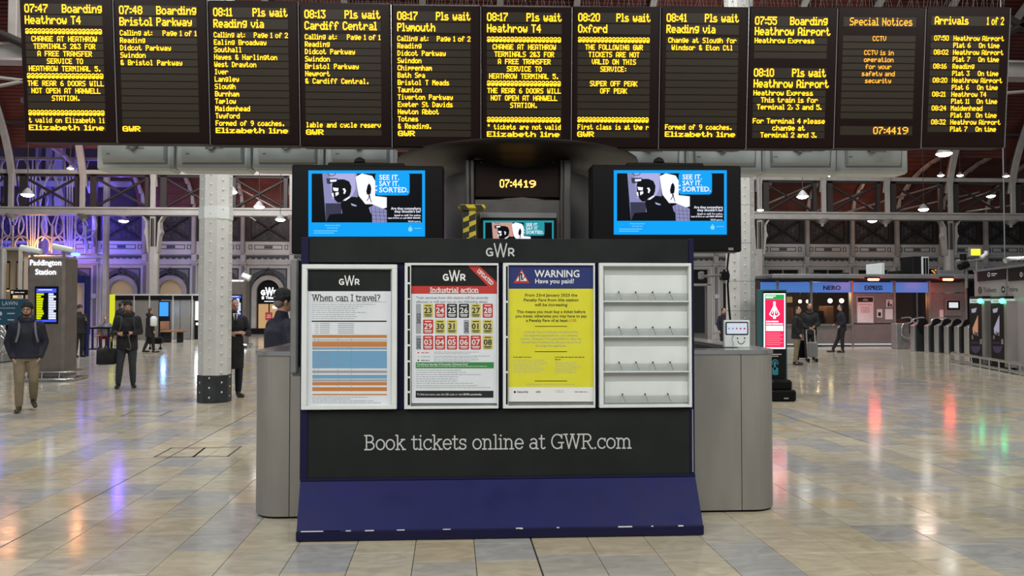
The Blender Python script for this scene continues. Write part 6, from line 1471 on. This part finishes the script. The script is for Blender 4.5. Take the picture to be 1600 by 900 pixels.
    root = thing_body(fin(b), label, pos, yaw, fine)
    def ch(bb, name, vox, m, sm=3): return remesh(fin(bb), name, root, vox, m, sm)
    vo = max(.012, fine*1.2)
    # jacket
    j = B(jacket); q = bulk
    zt_ = sh_c.z; hz_ = hem
    j.loft([((hip.x, hip.y, hz_), .185*q, .145*q), ((hip.x, hip.y, hz_+.02), .19*q, .15*q), ((hip.x, hip.y, max(hip.z, hz_+.05)), .185*q, .142*q), ((mid.x, mid.y, mid.z-.03), .172*q, .135*q), ((mid.x, mid.y-.01, mid.z+.11), .19*q, .142*q), ((sh_c.x, sh_c.y-.005, zt_-.06), .20*q, .135*q), ((sh_c.x, sh_c.y, zt_+.015), .15, .10), ((neck.x, neck.y, zt_+.065), .078, .075)], 20)
    for i in (0, 1):
        e = wr[i].lerp(el[i], .06); cap(j, [S[i], S[i].lerp(el[i], .5), el[i]], [.076*q, .068*q, .060*q]); cap(j, [el[i], el[i].lerp(e, .5), e], [.060*q, .054*q, .043*q])
    if hood: j.ball(neck+V((0, .07, .0)), (.14, .10, .09)); j.ball(neck+V((0, -.01, -.02)), (.115, .095, .06))
    else: cap(j, [neck+V((0, .01, -.05)), neck+V((0, .005, .012))], [.085, .072])
    ch(j, 'jacket', vo, jacket)
    tr = B(trousers)
    tr.loft([((hip.x, hip.y, hip.z-.10), .13, .115), ((hip.x, hip.y, hip.z), .170, .125), ((hip.x, hip.y, hip.z+.10), .155, .115)], 14)
    for i in (0, 1):
        a = an[i]+V((0, 0, .03)); cap(tr, [Hp[i], Hp[i].lerp(kn[i], .5), kn[i]], [.104, .092, .073]); cap(tr, [kn[i], kn[i].lerp(a, .5), a], [.072, .068, .056])
    ch(tr, 'trousers', vo, trousers)
    for i in (0, 1):
        s_ = B(shoe); cap(s_, [an[i]+V((0, .035, -.045)), an[i]+V((0, -.05, -.045)), toe[i]+V((0, 0, .004))], [.040, .042, .036]); cap(s_, [an[i], an[i]+V((0, .01, -.04))], [.047, .045])
        ch(s_, 'shoe', .010, shoe, 1)
    # hair, hat
    if hat is not None:
        hb = B(hat); hb.ball(H(0, .016, .052), (.083, .100, .092), 0, 16, 10, RH); hb.ball(H(0, .022, .02), (.083, .092, .06), 0, 16, 10, RH)
        hb.tube([H(.080*math.cos(t*PI/8), .010+.097*math.sin(t*PI/8), .045-.02*math.sin(t*PI/8)) for t in range(16)], .011, 6, closed=True); ch(hb, 'hat', .009, hat, 2)
    if hair is not None:
        hb = B(hair); hb.ball(H(0, .022, .034), (.080, .094, .084), 0, 16, 10, RH)
        hb.ball(H(0, .05, -.02), (.070, .055, .06), 0, 12, 8, RH); ch(hb, 'hair', .009, hair, 1)
    if beard is not None:
        hb = B(beard); hb.ball(H(0, -.052, -.082), (.045, .038, .030), 0, 12, 8, RH)
        for sx in (-1, 1): cap(hb, [H(sx*.064, -.01, -.03), H(sx*.055, -.035, -.065), H(sx*.02, -.068, -.09)], [.011, .016, .018], 8)
        cap(hb, [H(-.026, -.092, -.045), H(0, -.098, -.040), H(.026, -.092, -.045)], [.006, .008, .006], 6); ch(hb, 'beard', .008, beard, 1)
    eb = B([M_PRINTK]);
    for sx in (-1, 1): eb.ball(H(sx*.030, -.088, .008), (.010, .006, .005), 0, 8, 5, RH); eb.tube([H(sx*.018, -.096, .026), H(sx*.046, -.088, .026)], .0035, 5)
    fin(eb).build('eyes', root, local=True)
    if glasses:
        gb = B(M_PRINTK)
        for sx in (-1, 1): gb.tube([H(sx*.032+.024*math.cos(t*PI/5), -.104, .006+.018*math.sin(t*PI/5)) for t in range(10)], .003, 5, closed=True); gb.tube([H(sx*.056, -.102, .01), H(sx*.078, .0, .012)], .0025, 5)
        fin(gb).build('glasses', root, local=True)
    if tie:
        tb = B(M_PRINTW); tb.prism([(-.045, -.02), (.045, -.02), (0, -.24)], lambda u, v, s: V((neck.x+u, sh_c.y-.138-.0*v+(0, .02)[s]+.02*(v+.2), neck.z+v+.03))); fin(tb).build('shirt', root, local=True)
        tb = B(C_BLK); tb.prism([(-.012, 0), (.012, 0), (.018, -.2), (-.018, -.2)], lambda u, v, s: V((neck.x+u, sh_c.y-.150+(0, .01)[s], neck.z+v))); fin(tb).build('tie', root, local=True)
    if scarf is not None:
        tb = B(scarf); tb.tube([neck+V((.085*math.cos(t*PI/6), -.01+.085*math.sin(t*PI/6), -.01-.02*math.sin(t*PI/6)*-1)) for t in range(12)], .032, 8, closed=True); fin(tb).build('scarf', root, local=True)
    if straps is not None:
        for sx in (-1, 1):
            tb = B(straps); tb.tube([sh_c+V((sx*.10, .13*q, -.05)), sh_c+V((sx*.105, .02, .065)), sh_c+V((sx*.11, -.115*q, -.03)), mid+V((sx*.12, -.15*q, .10)), mid+V((sx*.15, -.13*q, -.03))], [.018]*5, 6); fin(tb).build('backpack_strap', root, local=True)
    return root
def thing_body(b, label, pos, yaw, fine):
    me_vs = b.v
    o = b.build('person', None, None, label, 'person', loc=(0, 0, 0)); o.location = pos; o.rotation_euler = (0, 0, yaw)
    WM[o.name] = Matrix.Translation(pos) @ Matrix.Rotation(yaw, 4, 'Z')
    r = o.modifiers.new('r', 'REMESH'); r.mode = 'VOXEL'; r.voxel_size = fine; r.use_smooth_shade = True
    s_ = o.modifiers.new('s', 'SMOOTH'); s_.factor = .5; s_.iterations = 2
    PEND.append((o, SKIN)); return o
def held(b, name, root, label, cat):
    M = WM[root.name]; b.v = [tuple(M @ V(p)) for p in b.v]; return b.build(name, None, None, label, cat)
# man walking towards us, hands in pockets
p1 = person('bearded man in a navy jacket, khaki trousers and black beanie walking, hands in pockets', G(40, 643), .55, 1.74,
    el=[(-.255, .05, 1.14), (.255, .05, 1.14)], wr=[(-.19, -.07, .89), (.19, -.07, .89)], hand_dir=[(.45, -.0, -1), (-.45, -.0, -1)], kn=[(-.095, -.08, .50), (.105, -.02, .51)], an=[(-.095, -.02, .088), (.115, .28, .16)], toe=[(-.13, -.21, .032), (.135, .10, .065)],
    hat=C_BLK, hair=None, beard=M_HAIR, glasses=True, hood=True, jacket=C_NAVY, hem=.88, trousers=C_KHA, shoe=M_BRSHOE, head_yaw=-.25, bulk=1.08, straps=C_GREY, fine=.0085)
bp = B(C_BLK); bp.loft([((0, .27, .98), .13, .08), ((0, .29, 1.0), .15, .10), ((0, .30, 1.3), .15, .11), ((0, .27, 1.43), .10, .07)], 16); held(bp, 'backpack', p1, 'dark backpack on the back of the bearded man', 'backpack')
# man with the duffel bag
p2 = person('man in a black parka and knitted hat looking at a phone, holdall at his side', G(198, 606), .42, 1.79,
    el=[(-.245, .03, 1.14), (.235, .03, 1.15)], wr=[(-.17, -.28, 1.13), (.09, -.28, 1.14)], hand_dir=[(.8, -.5, .05), (-.8, -.5, .05)], kn=[(-.13, -.05, .50), (.10, .0, .50)], an=[(-.155, -.0, .088), (.115, .06, .088)],
    hat=C_BLK, hair=None, beard=mat('brown beard', (.10, .05, .03), .7), hood=True, jacket=C_BLK, hem=.78, trousers=C_CHAR, head_pitch=.12, bulk=1.06, fine=.009, straps=C_CHAR)
b = B(C_BLK); b.loft([((-.38, .05, .50), .15, .10, .6), ((-.38, .05, .52), .19, .14, .6), ((-.38, .05, .80), .185, .13, .6), ((-.38, .05, .84), .12, .09, .7)], 20); b.tube([(-.42, .03, .82), (-.37, .0, 1.0), (-.27, .0, 1.2), (-.17, .02, 1.50)], .016, 6); b.tube([(-.30, .03, .82), (-.28, .0, 1.0), (-.25, .0, 1.2), (-.16, .02, 1.50)], .016, 6); held(b, 'holdall', p2, 'black holdall hanging beside the man in the parka', 'bag')
b = B(M_BLACK); b.T = Matrix.Rotation(.5, 4, 'X'); b.box(-.06, .04, -.10, -.02, 0, 0, 0); b = B(M_BLACK); b.box(-.085, .03, -.385, -.370, 1.13, 1.20, 0, .005); held(b, 'phone', p2, 'black phone held by the man in the parka', 'phone')
b = B(M_GREYP); b.tube([(.02, -.36, 1.16), (.04, -.36, 1.0), (.07, -.30, .88), (.05, -.25, .80), (-.01, -.22, .84)], .006, 5); held(b, 'cable', p2, 'thin pale cable dangling from the phone of the man in the parka', 'cable')
# man in the overcoat, half behind the white column
p3 = person('man in a long dark overcoat and tie looking at his phone beside the white column', at(364, 600, 14.3).xy.to_3d(), .55, 1.82,
    el=[(-.27, .0, 1.14), (.27, .0, 1.15)], wr=[(-.12, -.25, 1.16), (.14, -.25, 1.17)], hand_dir=[(.7, -.6, .1), (-.7, -.6, .1)], jacket=C_BLK, hem=.52, trousers=C_NAVY, head_pitch=.28, head_yaw=.2, fine=.0095, tie=True, shoe=M_BRSHOE, bulk=.98, beard=mat('stubble', (.12, .07, .05), .7))
b = B(M_BLACK); b.box(-.05, .06, -.36, -.345, 1.15, 1.20, 0, .004); held(b, 'phone', p3, 'dark phone in the hands of the man in the overcoat', 'phone')
# man in the flat cap at the counter
M_OLD = C_BLK
p4 = person('man in a dark cap and navy jacket at the left end of the counter', at(440, 500, 8.2).xy.to_3d(), math.radians(128), 1.86,
    el=[(-.27, .0, 1.15), (.27, .0, 1.15)], wr=[(-.26, -.03, .92), (.26, -.03, .92)], jacket=C_NAVY, trousers=C_BLK, hat=C_BLK, hair=mat('short grey hair', (.16, .14, .13), .8), fine=.009, bulk=1.22, head_pitch=.1)
# far figures
F_ = .016
p5 = person('man in dark clothes and cap standing just right of the station totem', G(123, 558), 1.0, 1.72, el=[(-.27, 0, 1.15), (.25, .0, 1.18)], wr=[(-.22, -.15, .98), (.08, -.26, 1.25)], hand_dir=[(0, -.3, -1), (-.2, -.4, .8)], jacket=C_BLK, trousers=C_BLK, hat=C_CHAR, fine=F_, bulk=1.1, head_pitch=.2)
b = B(C_BLUE); b.loft([((-.12, .24, 1.12), .11, .08), ((-.12, .26, 1.2), .15, .11), ((-.12, .25, 1.42), .12, .09)], 12); held(b, 'backpack', p5, 'blue bag slung on the man right of the station totem', 'bag')
p6 = person('woman in a grey top and dark red trousers sitting near the high table', at(163, 600, 31.2).xy.to_3d(), .3, 1.66, hip=(0, .1, .52), kn=[(-.12, -.35, .50), (.12, -.35, .50)], an=[(-.12, -.36, .09), (.16, -.30, .09)], el=[(-.24, .02, .75), (.24, .02, .75)], wr=[(-.1, -.25, .85), (.12, -.22, .9)], jacket=C_GREY, hem=.45, trousers=C_RED, fine=F_, head_pitch=.2)
p6b = p6
b = B(M_WOOD); x, y = p6.location.x, p6.location.y
t = thing('cafe_chair', 'low brown chair under the seated woman', 'chair', (x, y+.1, 0), (0, 0, .3), group='chairs at the high table')
b.box(-.22, .22, -.18, .24, .36, .40, 0, .01); b.build('seat', t, local=True); b = B(M_WOOD); b.box(-.2, .2, .22, .25, .42, .8, 0, .01); b.build('backrest', t, local=True)
for sx in (-.19, .19):
    for sy in (-.15, .2): b = B(M_BLACKM); b.cyl((sx, sy, 0), (sx, sy, .37), .018, n=6); b.build('leg', t, local=True)
p7 = person('man in black standing with his back turned before the yellow sign post', at(187, 600, 33.).xy.to_3d(), 2.6, 1.84, jacket=C_BLK, trousers=C_BLK, fine=F_, bulk=1.1)
p8 = person('woman in a dark hooded coat walking away near the slim cream column', G(234, 551), 2.2, 1.62, jacket=C_BLK, hem=.62, trousers=C_BLK, hood=True, hair=mat('brown hood fur', (.07, .05, .035), .9), fine=F_, bulk=1.15, kn=[(-.08, -.08, .5), (.08, .05, .5)], an=[(-.08, -.12, .09), (.08, .2, .1)])
b = B(M_WHITE); b.loft([((.30, .05, .98), .04, .08), ((.31, .05, 1.0), .06, .12), ((.31, .05, 1.28), .06, .12), ((.29, .05, 1.34), .03, .06)], 12); b.v = [(-x, -y, z) for x, y, z in b.v]; held(b, 'handbag', p8, 'white bag on the arm of the woman in the hooded coat', 'bag')
b = B(M_BLACK); q = G(243, 546); b.box(q.x-.28, q.x+.28, q.y-.15, q.y+.2, .22, .48, 0, .05)
for sx in (-.2, .2): b.cyl((q.x+sx, q.y-.05, .05), (q.x+sx, q.y, .05), .05, n=8); b.box(q.x+sx-.015, q.x+sx+.015, q.y-.04, q.y-.01, .04, .25)
b.build('trolley_bag', None, None, 'flat black trolley bag beside the woman in the hooded coat', 'bag')
p9 = person('man in a black coat and beige trousers standing side-on near the touch totem', G(1246, 570), .95, 1.68, el=[(-.25, .03, 1.15), (.25, -.06, 1.14)], wr=[(-.2, -.1, .95), (.12, -.32, 1.12)], jacket=C_BLK, hem=.80, trousers=C_KHA, fine=.013, bulk=1.15, head_yaw=-.2, kn=[(-.11, 0, .5), (.13, .04, .5)], an=[(-.12, .03, .088), (.15, .1, .088)])
p10 = person('bearded man in black behind the man in beige trousers, with luggage', G(1266, 563), -.35, 1.78, el=[(-.25, .03, 1.15), (.25, -.03, 1.14)], wr=[(-.16, -.22, 1.04), (.12, -.26, 1.06)], jacket=C_BLK, trousers=C_BLK, fine=.013, bulk=1.1, beard=M_HAIR, scarf=C_GRN)
q = G(1269, 566); t = thing('luggage_trolley', 'silver luggage trolley beside the bearded man in black', 'trolley', tuple(q))
for sx in (-.13, .13):
    b = B(M_STEELB); b.tube([q+V((sx, .1, .98)), q+V((sx, .05, .5)), q+V((sx, -.02, .08))], .018, 6); b.build('rail', t)
    b = B(M_BLACK); b.cyl(q+V((sx-.02, -.02, .06)), q+V((sx+.02, -.02, .06)), .06, n=10); b.build('wheel', t)
b = B(M_STEELB); b.tube([q+V((-.13, .1, .98)), q+V((0, .1, 1.02)), q+V((.13, .1, .98))], .018, 6); b.build('handle', t)
b = B(M_GREYP); b.box(q.x-.14, q.x+.14, q.y-.12, q.y+.05, .16, .62, 0, .03); b.build('grey_suitcase', None, None, 'grey suitcase standing on the silver luggage trolley', 'suitcase')
q = G(1254, 562); b = B(M_BLACK); b.box(q.x-.2, q.x+.2, q.y-.1, q.y+.12, .06, .62, 0, .04)
for sx in (-.15, .15): b.cyl((q.x+sx-.02, q.y, .04), (q.x+sx+.02, q.y, .04), .04, n=8)
b.build('black_suitcase', None, None, 'black suitcase behind the legs of the man in beige trousers', 'suitcase')
p11 = person('man in a navy jacket and black trousers leaning by the coffee kiosk window', G(1316, 550.5), -1.75, 1.74, hip=(0, .0, .93), lean=(0, -.02), kn=[(-.09, -.12, .50), (.10, -.03, .50)], an=[(-.10, -.30, .085), (.12, -.02, .085)], el=[(-.23, .0, 1.15), (.24, .03, 1.15)], wr=[(-.15, -.2, 1.05), (.2, -.12, 1.0)], jacket=C_NAVY, trousers=C_BLK, fine=F_, bulk=1.05)
p12 = person('distant person in dark clothes with a red scarf behind the glass screen', at(1131, 600, 27).xy.to_3d(), .4, 1.62, jacket=C_NAVY, trousers=C_BLK, scarf=C_RED, fine=F_)
# turn the modifier results into plain meshes
bpy.context.view_layer.update(); dg = bpy.context.evaluated_depsgraph_get()
res = [(o, m, bpy.data.meshes.new_from_object(o.evaluated_get(dg))) for o, m in PEND]
for o, m, me in res:
    o.modifiers.clear(); o.data = me; me.materials.clear(); me.materials.append(m)
    me.polygons.foreach_set('use_smooth', [True]*len(me.polygons)); me.polygons.foreach_set('material_index', [0]*len(me.polygons))
